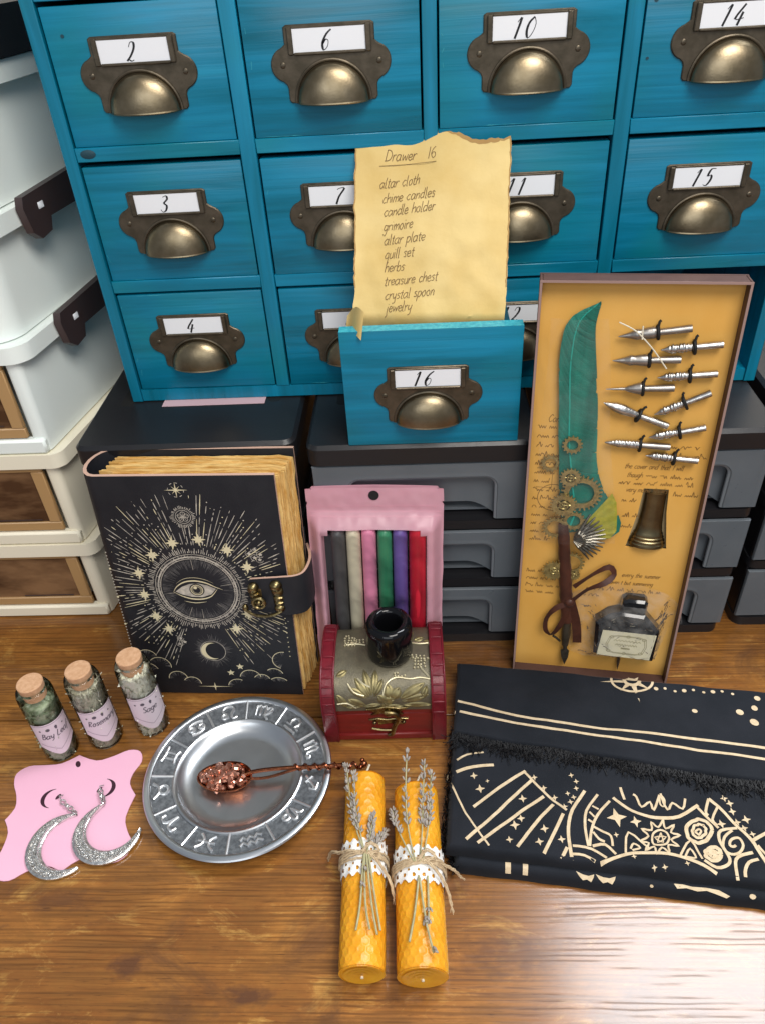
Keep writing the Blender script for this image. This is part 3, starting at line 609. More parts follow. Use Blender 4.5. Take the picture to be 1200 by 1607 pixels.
for k, (txt, u_, v_) in enumerate((('altar cloth', 1.7, 9.62), ('chime candles', 1.9, 8.62), ('candle holder', 2.0, 7.72), ('grimoire', 2.0, 6.72), ('altar plate', 2.05, 5.78), ('quill set', 2.1, 4.82), ('herbs', 2.1, 3.92), ('treasure chest', 2.1, 2.98), ('crystal spoon', 2.15, 2.0), ('jewelry', 2.2, 1.12))):
    wr.text(txt, u_, v_, .385, .05, .085, .05, .3, random.Random(k))
wr.build('handwriting', MT['pencil'], sc_t)
cl = MB(); cl.grid(lambda a, b: (-.75 + 1.5 * a + .2 * b, -.9 + 1.0 * cos(2.6 * a + .3), -1.0 + 1.9 * b + .5 * sin(pi * a)), 14, 6); cl.build('curled_corner', pmat, sc_t)
# ------------------------------------------------------------------ black grimoire
bk = thing('leather_journal', 'black leather journal with gold and silver eye print, strap and clasp', 'book', (-26.5, 45.0, 0.02), (radians(-7.0), 0, radians(-2.0)))
HB, DB, SK = 22.3, 3.55, .20      # height, depth, sideways shear of the text block
def cover_path(off):
    p = [(15.25, -off), (8, -off), (1.2, -off)]
    for i in range(1, 9): a = -pi / 2 - pi * i / 9; p.append((1.2 + (1.25 + off) * cos(a) * .95 + SK * DB * i / 18, DB / 2 + (DB / 2 + off) * sin(a)))
    p += [(1.2 + SK * DB, DB + off), (9, DB + off), (16.1, DB + off)]; return p
inner, outer = cover_path(0.0), cover_path(.30); n = len(inner); cv = MB(); vs = []
for z in (0, HB): vs += [(x, y, z + (.3 * y / DB if z else 0)) for x, y in inner] + [(x, y, z + (.3 * y / DB if z else 0)) for x, y in outer]
fs = []; ms = []
for i in range(n - 1):
    fs += [(i, i + 1, 2 * n + i + 1, 2 * n + i), (n + i, 3 * n + i, 3 * n + i + 1, n + i + 1), (2 * n + i, 2 * n + i + 1, 3 * n + i + 1, 3 * n + i), (i, n + i, n + i + 1, i + 1)]; ms += [0, 0, 1, 1]
for e in (0, n - 1): fs.append((e, n + e, 3 * n + e, 2 * n + e)); ms.append(1)
cv.v = vs; cv.f = fs; cv.m = ms; cv.build('cover', [MT['leather'], MT['rawedge']], bk, 30)
rg = random.Random(5); pg = MB()
for k in range(34):
    y0 = .08 + (DB - .16) * k / 34; y1 = y0 + (DB - .16) / 34 * .92; sk = SK * (y0 + y1) / 2
    top = []; nseg = 16
    x0 = .9 + sk + rg.uniform(0, .5) + (1.3 if k % 7 in (0, 1) else 0) * .6; x1 = 15.35 + sk + rg.uniform(-.22, .18); zt = HB - .42 + rg.uniform(-.16, .12) + .1 * sin(k * .9) + .25 * y0 / DB
    for i in range(nseg + 1): top.append((x0 + (x1 - x0) * i / nseg, zt + rg.uniform(-.05, .05) - (.0 if i < nseg else .15)))
    right = [(x1 + rg.uniform(-.07, .07), zt - .3 - (zt - .6) * i / 22) for i in range(1, 23)]
    pg.prism(top + right + [(x0, .3)], y0, y1, 'y')
pg.build('page_block', MT['pages'], bk)
f0 = .30
silver = Pen(lambda u, v, h: (u, -f0 - h, v), .012); gold = Pen(lambda u, v, h: (u, -f0 - h, v), .014); dim = Pen(lambda u, v, h: (u, -f0 - h, v), .008)
ex, ey, rg = 7.62, 11.6, random.Random(11)
def clipu(u, v): return .5 < u < 14.9 and .5 < v < 21.9
nr = 132
for k in range(nr):
    a = 2 * pi * k / nr + rg.uniform(-.012, .012); c_, s_ = cos(a), sin(a)
    down = max(0, -s_); r = 4.35 + rg.uniform(0, .35)
    if down > .93: continue
    rmax = (7.6 + 1.3 * abs(s_)) * (1 - .22 * max(0, down - .6)) + rg.uniform(-.8, .9)
    while r < rmax:
        ln = rg.choice((.25, .4, .7, 1.1, 1.7, 2.3)); r1 = min(r + ln, rmax)
        if clipu(ex + r * c_, ey + r * s_) and clipu(ex + r1 * c_, ey + r1 * s_) and not (abs(ex + r * c_ - 7.6) < .95 and 17.2 < ey + r * s_ < 20.0):
            p = gold if rg.random() < .35 else silver
            if rg.random() < .16: p.dot(ex + r * c_, ey + r * s_, .055)
            else: p.line([(ex + r * c_, ey + r * s_), (ex + (r + r1) / 2 * c_, ey + (r + r1) / 2 * s_), (ex + r1 * c_, ey + r1 * s_)], rg.uniform(.05, .095), 2)
        r = r1 + rg.uniform(.12, .35)
for k in range(150):     # halo hatching outside and inside the ring
    a = 2 * pi * k / 150 + rg.uniform(-.01, .01); r0 = 3.62 + rg.uniform(0, .1); r1 = r0 + rg.uniform(.15, .62)
    silver.line([(ex + r0 * cos(a), ey + r0 * sin(a)), (ex + r1 * cos(a), ey + r1 * sin(a))], .06)
    r0 = 2.95; r1 = r0 - rg.uniform(.2, 1.05); dim.line([(ex + r0 * cos(a), ey + r0 * sin(a)), (ex + r1 * cos(a), ey + r1 * sin(a))], .075, True)
for rr_, w_ in ((3.28, .13), (3.10, .06), (3.52, .05)): silver.circle(ex, ey, rr_, w_, 64)
for k in range(200): a = rg.uniform(0, 2 * pi); r0 = rg.uniform(3.0, 3.3); silver.line([(ex + r0 * cos(a), ey + r0 * sin(a)), (ex + (r0 + .25) * cos(a), ey + (r0 + .25) * sin(a))], .035)
for pts in ((4.3,), (0.2,), (3.3,), (5.5,), (4.712,), (1.6,)): a = pts[0]; silver.line([(ex + 2.0 * cos(a), ey + 2.0 * sin(a)), (ex + 3.0 * cos(a), ey + 3.0 * sin(a))], .05, 2)
# the eye
eyeT = [(5.55, 11.42), (5.9, 11.95), (6.6, 12.42), (7.5, 12.55), (8.4, 12.35), (9.1, 11.95), (9.75, 11.65)]; eyeB = [(5.55, 11.42), (6.2, 11.0), (7.0, 10.72), (7.9, 10.7), (8.7, 11.0), (9.3, 11.75)]
white = Pen(lambda u, v, h: (u, -f0 - h, v), .024); white.poly([(5.7, 11.42), (6.3, 11.9), (7.0, 12.2), (7.7, 12.25), (8.5, 12.05), (9.15, 11.7), (8.7, 11.15), (7.9, 10.85), (7.0, 10.88), (6.2, 11.12)])
white.build('eye_white', MT['silver'], bk)
irs = Pen(lambda u, v, h: (u, -f0 - h, v), .05); irs.dot(7.55, 11.62, .63, 24); irs.build('iris', MT['leather'], bk)
ir2 = Pen(lambda u, v, h: (u, -f0 - h, v), .075); ir2.circle(7.55, 11.62, .5, .06, 24); ir2.dot(7.45, 11.85, .15, 10)
for k in range(26): a = 2 * pi * k / 26; ir2.line([(7.55 + .3 * cos(a), 11.62 + .3 * sin(a)), (7.55 + .46 * cos(a), 11.62 + .46 * sin(a))], .03)
for q, w_ in ((eyeT, .13), (eyeB, .13), ([(u, v + .32) for u, v in eyeT[1:6]], .04), ([(6.3, 10.5), (7.2, 10.3), (8.2, 10.42)], .07)): ir2.line(smooth(q), w_, 2)
ir2.build('eye_lines', MT['gold'], bk)
for u, v in [(2.95, 13.28), (4.42, 15.05), (6.3, 16.22), (8.49, 16.54), (10.67, 15.54), (12.08, 13.89), (11.49, 9.1), (10.26, 7.5), (4.38, 7.44), (3.51, 8.81), (2.98, 11.08)]:
    gold.star(u, v, .62, 4, .3); gold.star(u, v, .46, 4, .42, pi / 4); gold.star(u, v, .8, 2, .08, pi / 2 + rg.uniform(-.4, .4)); gold.dot(u, v, .24)
gold.star(7.5, 21.05, .95, 2, .07, 0); gold.star(7.5, 21.05, .7, 2, .09); gold.star(7.5, 21.05, .5, 4, .12, pi / 4)
for a in (.35, 1.2, 1.94, 2.8): silver.arc(7.5, 21.05, .62, a, a + .35, .05, 5); silver.arc(7.5, 21.05, .62, a + pi, a + pi + .35, .05, 5)
# flower medallion
for k in range(40): a = 2 * pi * k / 40; silver.line([(7.64 + .72 * cos(a), 18.65 + .72 * sin(a)), (7.64 + rg.uniform(.85, 1.1) * cos(a), 18.65 + rg.uniform(.85, 1.1) * sin(a))], .05)
silver.circle(7.64, 18.65, .6, .05)
for k in range(5): a = 2 * pi * k / 5 + .3; silver.arc(7.64 + .27 * cos(a), 18.65 + .27 * sin(a), .19, 0, 2 * pi, .05, 10); silver.line([(7.64, 18.65), (7.64 + .5 * cos(a), 18.65 + .5 * sin(a))], .04)
# crescent moon with halo
for k in range(64): a = 2 * pi * k / 64; dim.line([(7.82 + 1.12 * cos(a), 5.0 + 1.12 * sin(a)), (7.82 + rg.uniform(1.35, 1.95) * cos(a), 5.0 + rg.uniform(1.35, 1.95) * sin(a))], .07, True)
silver.circle(7.82, 5.0, 1.1, .05, 40)
mo = [(7.72 + .95 * cos(radians(70 + 220 * i / 24)), 5.0 + .95 * sin(radians(70 + 220 * i / 24))) for i in range(25)]; mi_ = [(8.0 + .82 * cos(radians(285 - 205 * i / 24)), 5.02 + .86 * sin(radians(285 - 205 * i / 24))) for i in range(25)]
for a_, b_, c_, d_ in zip(mo, mo[1:], mi_[::-1], mi_[::-1][1:]): gold.mb.add([gold.mp(*q, .03) for q in (a_, b_, d_, c_)], [(0, 1, 2, 3)])
# clouds
for u, v, r, a0, a1 in [(1.75, 4.1, .95, 20, 150), (2.75, 3.2, 1.0, -10, 140), (1.5, 2.5, 1.05, 20, 120), (4.15, 1.75, .85, 0, 180), (5.35, 1.15, .8, 0, 150), (13.9, 4.0, .95, 80, 250), (12.9, 2.2, .85, 20, 130), (10.75, 1.9, .95, 10, 170), (11.75, 1.6, .75, 20, 150), (9.5, .85, .9, 60, 170), (13.2, 1.0, 1.0, 40, 130)]:
    gold.arc(u, v, r, radians(a0), radians(a1), .06, 20)
    for k in range(26): a = radians(rg.uniform(a0, a1)); r1 = r - rg.uniform(.1, .55) ; dim.line([(u + (r - .05) * cos(a), v + (r - .05) * sin(a)), (u + r1 * cos(a), v + r1 * sin(a))], .06, True)
for u, v in ((9.96, 3.23), (9.05, 2.52)): gold.star(u, v, .36, 5, .45)
gold.star(7.36, .85, 1.6, 2, .03, 0); gold.star(7.36, .85, .5, 4, .2); gold.star(7.36, .85, 1.1, 2, .05, 0)
for k in range(34):
    if not 9.3 < .9 + k * .52 < 13.6: gold.dot(14.55 + .004 * k, .9 + k * .52 + 3.6 if k < 30 else 1, .055) if .9 + k * .52 + 3.6 < 17 else None
for k in range(42): (gold if k % 9 == 0 else silver).dot(.62, 2.2 + k * .32, .06 if k % 9 else .1)
for u, v in ((12.4, 15.2), (12.9, 15.6), (13.3, 15.1), (12.8, 14.8), (5.2, 6.4), (5.5, 6.0), (5.0, 5.8), (13.2, 14.6)): silver.star(u, v, .2, 5, .5); silver.arc(u, v, .3, rg.uniform(0, 3), rg.uniform(4, 6), .04, 8)
silver.build('silver_print', MT['silver'], bk); gold.build('gold_print', MT['gold'], bk); dim.build('faint_print', MT['dimprint'], bk)['kind'] = 'stuff'
# strap and clasp
path = [(16.1, DB + .45), (16.55, DB * .75), (16.7, DB * .4), (16.5, .0), (16.0, -.55), (15.0, -.74), (13.6, -.66), (12.25, -.58)]
path = [(a, b) for a, b in smooth(path)]; st = MB(); n = len(path); inn = []
for i in range(n):
    t = Vector(path[min(i + 1, n - 1)]) - Vector(path[max(i - 1, 0)]); t.normalize(); inn.append((path[i][0] + t.y * -.22, path[i][1] + t.x * .22))
zb = lambda x: 9.55 + .1 * (x - 15) * .3; vs = []
for z0 in (0, 1):
    for P_ in (path, inn): vs += [(x, y, (9.55 if not z0 else 13.35) + (.0 if x > 15 else (-.12 if z0 else .1) * (15 - x))) for x, y in P_]
fs = []; ms = []
for i in range(n - 1): fs += [(i, i + 1, 2 * n + i + 1, 2 * n + i), (n + i, 3 * n + i, 3 * n + i + 1, n + i + 1), (2 * n + i, 2 * n + i + 1, 3 * n + i + 1, 3 * n + i), (i, n + i, n + i + 1, i + 1)]; ms += [0, 0, 1, 1]
fs.append((n - 1, 2 * n - 1, 4 * n - 1, 3 * n - 1)); ms.append(1); fs.append((0, 2 * n, 3 * n, n)); ms.append(0)
st.v = vs; st.f = fs; st.m = ms; strap = st.build('strap', [MT['leather'], MT['rawedge']], bk, 30)
cl = MB()
prof = [(0, 0), (.34, .02), (.46, .25), (.42, .5), (.26, .62), (.40, .75), (.42, .95), (.27, 1.05), (.42, 1.2), (.43, 1.45), (.28, 1.55), (.44, 1.75), (.5, 2.05), (.42, 2.4), (.2, 2.6), (.0, 2.66)]
cl.lathe(prof, 14, T3(14.45, -.95, 9.95) @ Matrix.Diagonal((1, .75, 1, 1))); cl.ball((14.38, -1.0, 12.55), .52, 14)
cl.lathe([(r * .9, z * .78) for r, z in prof], 14, T3(12.55, -.85, 10.45) @ RY(-.1) @ Matrix.Diagonal((1, .7, 1, 1))); cl.ball((12.5, -.95, 12.35), .45, 14)
cl.box(12.2, 14.9, -.85, -.6, 10.3, 12.2, .1)
cl.build('clasp', MT['brass_old'], bk)
hk = MB(); hk.tube(smooth([(14.6, -1.1, 10.05), (13.9, -1.25, 9.75), (13.0, -1.25, 9.62), (12.1, -1.15, 9.75), (11.6, -1.05, 10.2)]), .13, 8); hk.ball((11.6, -1.05, 10.35), .33, 12, sc=(.8, .8, 1.1))
hk.tube([(12.85 + .5 * cos(a), -1.3, 11.0 + .5 * sin(a)) for a in [2 * pi * i / 16 for i in range(16)]], .13, 8, closed=True); hk.ball((12.85, -1.25, 11.0), .26, 10); hk.build('clasp_hook', MT['brass_old'], bk)
# ------------------------------------------------------------------ pink pouch of chime candles
BR = (radians(-7.0), radians(1.3), radians(-.6)); BL = (-10.0, 47.5, 0.25)
bg_ = thing('resealable_pouch', 'pink foil pouch with clear window full of coloured candles', 'pouch', BL, BR)
PW, PH, wx0, wx1, wz0, wz1 = 11.1, 18.7, 1.2, 9.75, 1.8, 15.3
def puff(u, v):   # front sheet: swells over the candles, flat at the seals
    fu = max(0, min(1, u / 1.0)) * max(0, min(1, (PW - u) / 1.0)); fv = max(0, min(1, v / 1.2)) * max(0, min(1, (16.7 - v) / 1.7)) if v < 16.7 else 0
    k = (fu * fu * (3 - 2 * fu)) * (fv * fv * (3 - 2 * fv)); return -1.02 * k - .10 * noise.noise(Vector((u * .5, v * .35, 1))) * (.3 + k) - .05 * noise.noise(Vector((u * 1.4, v * 1.1, 4)))
def pout(a, b):
    u = PW * a; v = PH * b; e = .07 * noise.noise(Vector((v * .5, a * 9, 0))); notch = .22 if abs(v - 17.3) < .12 else 0
    if a == 0: u += notch + e
    if a == 1: u -= notch - e
    if b == 1 and (a < .04 or a > .96): v -= .25
    return (u, puff(u, v), v)
NU, NV = 130, 190
def sk_win(a, b):
    u, v = PW * a, PH * b
    if wx0 < u < wx1 and wz0 < v < wz1:
        for cx_, cz_ in ((wx0 + .5, wz1 - .5), (wx1 - .5, wz1 - .5)):
            if (u < wx0 + .5 or u > wx1 - .5) and v > wz1 - .5 and math.hypot(u - cx_, v - cz_) > .5: return False
        return True
    return False
pf = MB(); pf.grid(pout, NU, NV, skip=sk_win); pf.build('front_sheet', MT['pinkbag'], bg_, 60)
pb = MB(); pb.grid(lambda a, b: (pout(a, b)[0], .14 + .36 * (1 - abs(2 * a - 1)) ** .5, pout(a, b)[2]), NU // 2, NV // 2, skip=sk_win); pb.build('back_sheet', MT['pinkbag'], bg_, 60)
hp = MB(); hp.lathe([(0, .06), (.42, .06), (.43, 0)], 28, T3(5.5, -.02, 18.0) @ RX(pi / 2)); hp.build('hanging_hole', MT['rubber'], bg_)
zs = Pen(lambda u, v, h: (u, puff(u, v) - h, v), .03, .4)
for v in (17.0, 16.5, 16.15): zs.line([(.25, v), (PW - .25, v)], .07)
zs.build('zip_ridge', MT['pinkbag'], bg_)
fw_ = MB(); fw_.grid(lambda a, b: (wx0 - .1 + (wx1 - wx0 + .2) * a, puff(wx0 + (wx1 - wx0) * a, wz0 + (wz1 - wz0) * b) - .03 - .05 * noise.noise(Vector((a * 5, b * 6, 7))), wz0 - .1 + (wz1 - wz0 + .2) * b), 36, 48); fw_.build('window_film', MT['film'], bg_, 80)
PM = Matrix.Translation(Vector(BL)) @ Euler(BR).to_matrix().to_4x4()
for k, (nm, c, x, dy) in enumerate((('dark grey', (.085, .083, .085), 2.45, -.05), ('ivory', (.66, .59, .43), 3.70, 0), ('pink', (.82, .27, .43), 4.98, .03), ('green', (.045, .25, .125), 6.28, 0), ('purple', (.16, .10, .36), 7.55, .04), ('red', (.60, .018, .04), 8.98, -.12))):
    o = thing('chime_candle', f'{nm} chime candle inside the pink pouch', 'candle', (0, 0, 0), BR, 'chime candles in the pink pouch')
    o.location = (PM @ Vector((x, -.26 + dy * .3, 1.45))) * S
    r = .60 if nm != 'red' else .70; m_ = MB(); m_.lathe([(0, 0), (r, 0), (r, 13.0 + .1 * (k % 3)), (r * .86, 13.45 + .1 * (k % 3)), (.16, 13.65 + .1 * (k % 3)), (0, 13.65 + .1 * (k % 3))], 24); m_.build('wax_stick', wax(nm.split()[0] + '_wax', c), o, 50)
    MB().tube([(0, 0, 13.6), (.05, 0, 14.0), (.2, -.05, 14.15)], .07, 6).build('wick', MT['wick'], o)
# ------------------------------------------------------------------ boxed feather quill set
QL, QR = (7.5, 46.55, .03), (radians(-5.2), 0, radians(-8.0)); QW, QH, QD, RC = 13.3, 35.3, 1.75, 1.0
qb = thing('quill_box', 'open brown gift box with yellow script insert leaning on the black drawers', 'box', QL, QR)
b = MB(); b.box(0, QW, QD - .25, QD, 0, QH); b.build('back_board', MT['boxbrown'], qb)
for x0, x1, z0, z1 in ((0, .18, 0, QH), (QW - .18, QW, 0, QH), (.18, QW - .18, 0, .18), (.18, QW - .18, QH - .18, QH)):
    m_ = MB(); m_.box(x0, x1, 0.03, QD - .25, z0, z1, .05); o = m_.build('side_wall', MT['boxbrown'], qb)
ed = MB()
for x0, x1, z0, z1 in ((0.01, .17, .18, QH - .18), (QW - .17, QW - .01, .18, QH - .18), (0.01, QW - .01, .01, .17), (.01, QW - .01, QH - .17, QH - .01)): ed.box(x0, x1, -.0, .028, z0, z1)
ed.build('rim_edge', MT['boxedge'], qb)
ST = [(8.95, 19.15), (10.65, 19.2), (11.28, 14.0), (8.3, 13.8)]; ST = [(8.9, 19.25), (10.72, 19.25), (10.85, 17.2), (11.35, 13.75), (8.2, 13.75), (8.75, 17.0)]
ins = MB(); GX = [.38, QW - .38]
# insert card with the pen-stand cut-out: left / right / above / below of the opening
y0, y1 = RC, RC + .12; op = ST
ins.prism([(.18, .18), (8.2, .18), (8.2, 13.75), (8.75, 17.0), (8.9, 19.25), (8.9, QH - .18), (.18, QH - .18)], y0, y1, 'y'); ins.prism([(QW - .18, .18), (QW - .18, QH - .18), (10.72, QH - .18), (10.72, 19.25), (10.85, 17.2), (11.35, 13.75), (11.35, .18)], y0, y1, 'y')
ins.prism([(8.2, .18), (11.35, .18), (11.35, 13.75), (8.2, 13.75)], y0, y1, 'y'); ins.prism([(8.9, 19.25), (10.72, 19.25), (10.72, QH - .18), (8.9, QH - .18)], y0, y1, 'y')
ins.build('insert_card', MT['insert'], qb, weld=.001)
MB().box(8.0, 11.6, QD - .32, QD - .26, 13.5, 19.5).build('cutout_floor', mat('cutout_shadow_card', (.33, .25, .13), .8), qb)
tx = Pen(lambda u, v, h: (u, RC - h, v), .008); rg = random.Random(3)
tx.text('Comm', 1.3, 24.55, .34, .05, 0, .03); 
for v, u0, u1 in [(24.0 - .78 * k, .62, (1.75, 2.1, 1.6, 1.9)[k % 4]) for k in range(14)] + [(22.75, 7.1, 12.3), (22.0, 9.3, 12.2), (20.2, 8.9, 11.9), (19.55, 7.0, 12.2), (18.7, 11.1, 12.4), (18.0, 7.4, 8.6), (16.6, 7.6, 8.5), (15.6, 7.5, 8.3), (10.6, .6, 3.0), (9.85, .6, 3.1), (9.1, .6, 3.2), (8.4, .6, 3.0), (9.2, 5.6, 11.6), (8.5, 5.2, 6.5)]:
    x = u0
    while x < u1:     # an old letter's script, too faint to read: joined loops word by word
        n_ = rg.randint(5, 12); q = []
        for i in range(n_): q.append((x + i * .085, v + (.17 if i % 2 else 0) * rg.uniform(.7, 1.5) + (.22 if rg.random() < .15 else 0)))
        tx.line(smooth(q), .05); x += n_ * .085 + .16
tx.text('the cover and that I will', 7.25, 20.95, .25, .045, 0, .03); tx.text('though', 7.5, 20.2, .25, .045, 0, .03); tx.text('very many thanks', 7.6, 18.9, .25, .045, 0, .03); tx.text('every the summer', 8.3, 10.75, .25, .045, 0, .03); tx.text('I haven t but summering', 7.0, 9.95, .23, .045, 0, .03)
tx.circle(2.2, 18.0, 1.2, .05); tx.line([(.8, 20.6), (2.0, 20.6), (2.0, 18.9), (.8, 18.9)], .04)
tx.build('printed_script', MT['script'], qb)['kind'] = 'stuff'
def Qp(u, v, h): return (u, RC - h, v)
def qthing(name, label, cat, group=None): return thing(name, label, cat, QL, QR, group)
# feather pen
fe = qthing('feather_pen', 'teal feather quill pen with brass gears and brown ribbon in the box', 'feather pen')
Lo = smooth([(4.1, 33.85), (3.55, 33.55), (2.85, 33.2), (2.2, 32.65), (1.82, 31.7), (1.7, 29.5), (1.95, 26.5), (2.1, 24), (2.35, 21.5), (2.55, 19), (2.85, 17), (3.2, 15.3)])
Ro = smooth([(4.14, 33.8), (4.0, 32.9), (3.98, 32.0), (4.15, 30.6), (4.5, 28.2), (4.78, 26), (4.95, 24), (5.15, 21.8), (5.85, 19.6), (6.6, 18.2), (6.9, 16.6), (4.2, 14.9)])
def samp(L_, t):
    x = t * (len(L_) - 1); i = min(int(x), len(L_) - 2); f = x - i; return Vector(L_[i]).lerp(Vector(L_[i + 1]), f)
def feat(a, b):
    l, r = samp(Lo, b), samp(Ro, b); p = l.lerp(r, a); ra = .27
    h = .32 + .16 * (1 - abs(a - ra) / .75) + .10 * sin(b * 9 + a * 2) * a + .03 * noise.noise(Vector((a * 8, b * 26, 0)))
    if a in (0, 1): p = p + Vector(((-1 if a == 0 else 1) * (.07 * noise.noise(Vector((b * 40, a, 2))) + .02), 0))
    return Qp(p.x, p.y - .35 * abs(a - ra), h)
for side in (0, 1):       # each vane is a row of overlapping barbs swept up from the shaft
    m_ = MB(); nb_ = 120; rgb_ = random.Random(side + 3)
    for k in range(nb_):
        b0 = 1 - (k + .5) / nb_ * .985; sw = (.055 if side else .03) + rgb_.uniform(-.006, .006); gap_ = -.02 if rgb_.random() < .10 else 0
        for_ = lambda f, e: (.27 + ((1 - .27) * f if side else -.27 * f), min(1, max(0, b0 - sw * f ** 1.3 + e * (.011 + .004 * f))))
        lift = rgb_.uniform(-.02, .05); q = []
        L_ = 1 + rgb_.uniform(-.09, .05) - (.22 if gap_ else 0)
        for i in range(7):
            f = i / 6 * L_
            for e in (-1, 0, 1):
                a, b = for_(min(f, 1.0), e); p = Vector(feat(min(.995, max(.005, a)), b)); p.y -= lift + (.035 if e == 0 else 0) + k % 2 * .012; q.append(tuple(p))
        m_.add(q, [(3 * i + j, 3 * i + j + 1, 3 * i + j + 4, 3 * i + j + 3) for i in range(6) for j in (0, 1)])
    m_.build('feather_vane', MT['teal'], fe, 60)
m_ = MB(); m_.tube([tuple(Vector(feat(.27, k / 24)) + Vector((0, -.04, 0))) for k in range(1, 25)], [.03 + .06 * k / 24 for k in range(1, 25)], 8); m_.build('feather_shaft', MT['quillshaft'], fe)
m_ = MB(); YO = [(6.55, 18.95), (6.95, 18.2), (7.15, 16.9), (7.25, 15.6), (6.9, 14.9), (6.4, 14.6)]
m_.grid(lambda a, b: Qp(*(Vector((3.95, 14.75)).lerp(samp(YO, a), .12 + .88 * b)), .50 + .12 * sin(a * pi) * b + .03 * sin(a * 40) * b), 30, 14); m_.build('yellow_feather', MT['yellowf'], fe, 60)
m_ = MB(); TO = [(7.15, 16.9), (7.42, 16.2), (7.38, 15.4), (6.9, 14.9), (6.4, 14.6)]; m_.grid(lambda a, b: Qp(*(Vector((4.2, 14.8)).lerp(samp(TO, a), .3 + .74 * b)), .42), 20, 6); m_.build('feather_tip', MT['teal'], fe, 60)
wg = MB()
for row, (n_, r0, r1) in enumerate(((13, .3, 2.75), (11, .2, 2.05), (9, .1, 1.35))):
    for i in range(n_):
        a = radians(66 - 118 * i / (n_ - 1)); c_, s_ = cos(a), sin(a); L_ = r1 * (1 - .18 * (i / n_))
        wg.tube([Qp(4.0 + r0 * c_, 14.75 + r0 * s_ - .25 * row * .3, .62 + .1 * row), Qp(4.0 + L_ * .6 * c_ + .05, 14.75 + L_ * .6 * s_ - .08, .80 + .11 * row), Qp(4.0 + L_ * c_ + .02, 14.75 + L_ * s_ - .22, .64 + .09 * row)], [.05, .13, .05], 6)
wg.build('metal_wing', MT['iron'], fe)
def gear(u, v, r, hole, teeth, h, spokes=0, mt='gear'):
    g = MB(); out = []; n_ = teeth
    for k in range(n_):
        for f, rr_ in ((0, r * .84), (.28, r * .84), (.36, r), (.64, r), (.72, r * .84)): a = 2 * pi * (k + f) / n_; out.append((rr_ * cos(a), rr_ * sin(a)))
    m = len(out); vs = []
    for y in (h, h - .14): 
        for x, z in out: vs.append(Qp(u + x, v + z, y))
        for x, z in out: q = hole / math.hypot(x, z); vs.append(Qp(u + x * q, v + z * q, y))
    fs = []
    for i in range(m): j = (i + 1) % m; fs += [(i, j, m + j, m + i), (2 * m + i, 3 * m + i, 3 * m + j, 2 * m + j), (i, 2 * m + i, 2 * m + j, j), (m + i, m + j, 3 * m + j, 3 * m + i)]
    g.add(vs, fs)
    if spokes:
        for k in range(spokes): a = 2 * pi * k / spokes; g.tube([Qp(u, v, h - .05), Qp(u + hole * cos(a), v + hole * sin(a), h - .05)], r * .09, 6)
        g.tube([Qp(u + r * .3 * cos(t), v + r * .3 * sin(t), h) for t in [2 * pi * i / 14 for i in range(14)]], r * .09, 6, closed=True); g.ball(Qp(u, v, h), r * .16, 8)
    return g.build('gear', MT[mt], fe, 30)
for a_ in ((3.2, 23.1, .62, .36, 14, .72), (3.3, 20.38, .68, .34, 18, .86, 4), (4.25, 19.0, 1.28, .82, 26, .74), (3.0, 17.95, .86, .44, 22, .92, 5), (2.75, 11.45, .78, .34, 20, .72, 5), (4.1, 12.3, .86, .62, 18, .66), (1.75, 21.2, .62, .36, 12, .22), (4.4, 11.1, .42, .2, 14, .66, 3), (3.9, 16.35, .75, .45, 16, .6), (2.55, 15.6, .85, .55, 20, .58)): gear(a_[0], a_[1], a_[2] * 1.22, a_[3] * 1.15, a_[4], a_[5] + .12, *a_[6:])
rb = MB()
def band(path, w_, k=0):   # ribbon as a thin double-sided strip along a 3-D path
    P_ = [Vector(p) for p in smooth3(path)]; vs = []; n_ = len(P_)
    for i in range(n_):
        t = (P_[min(i + 1, n_ - 1)] - P_[max(i - 1, 0)]).normalized(); s_ = t.cross(Vector((0, -1, 0))).normalized() * (w_ / 2); tw = Vector((0, .12 * sin(i * .7 + k), 0))
        nn = t.cross(s_).normalized() * .025; vs += [P_[i] + s_ + nn + tw, P_[i] - s_ + nn - tw, P_[i] - s_ - nn - tw, P_[i] + s_ - nn + tw]
    for i in range(n_ - 1):
        for j in range(4): rb.f.append(tuple(len(rb.v) + q for q in (4 * i + j, 4 * i + (j + 1) % 4, 4 * i + 4 + (j + 1) % 4, 4 * i + 4 + j))); rb.m.append(0)
    rb.v += [tuple(v) for v in vs]
smooth3 = smooth
ax = lambda t: (3.15 + 1.15 * t, 16.1 - 10.4 * t)
for k in range(15):    # wound ribbon round the shaft
    t0, t1 = k / 15, (k + 1.25) / 15; (u0, v0), (u1, v1) = ax(t0), ax(t1)
    rb.tube([Qp(u0, v0, .72), Qp((u0 + u1) / 2, (v0 + v1) / 2, .76), Qp(u1, v1, .70)], [.50, .58, .50], 14, flat=.55) if False else None
rb.lathe([(.0, 0), (.46, .02), (.52, .5), (.47, 1.0), (.55, 1.6), (.5, 2.2), (.56, 2.9), (.5, 3.5), (.55, 4.2), (.5, 4.8), (.54, 5.6), (.47, 6.3), (.5, 7.2), (.45, 7.9), (.48, 8.7), (.42, 9.3), (.40, 10.0), (.0, 10.05)], 16, Matrix.Translation(Vector(Qp(4.3, 6.0, .62))) @ RY(radians(-6.6)) @ Matrix.Diagonal((1, .8, 1, 1)))
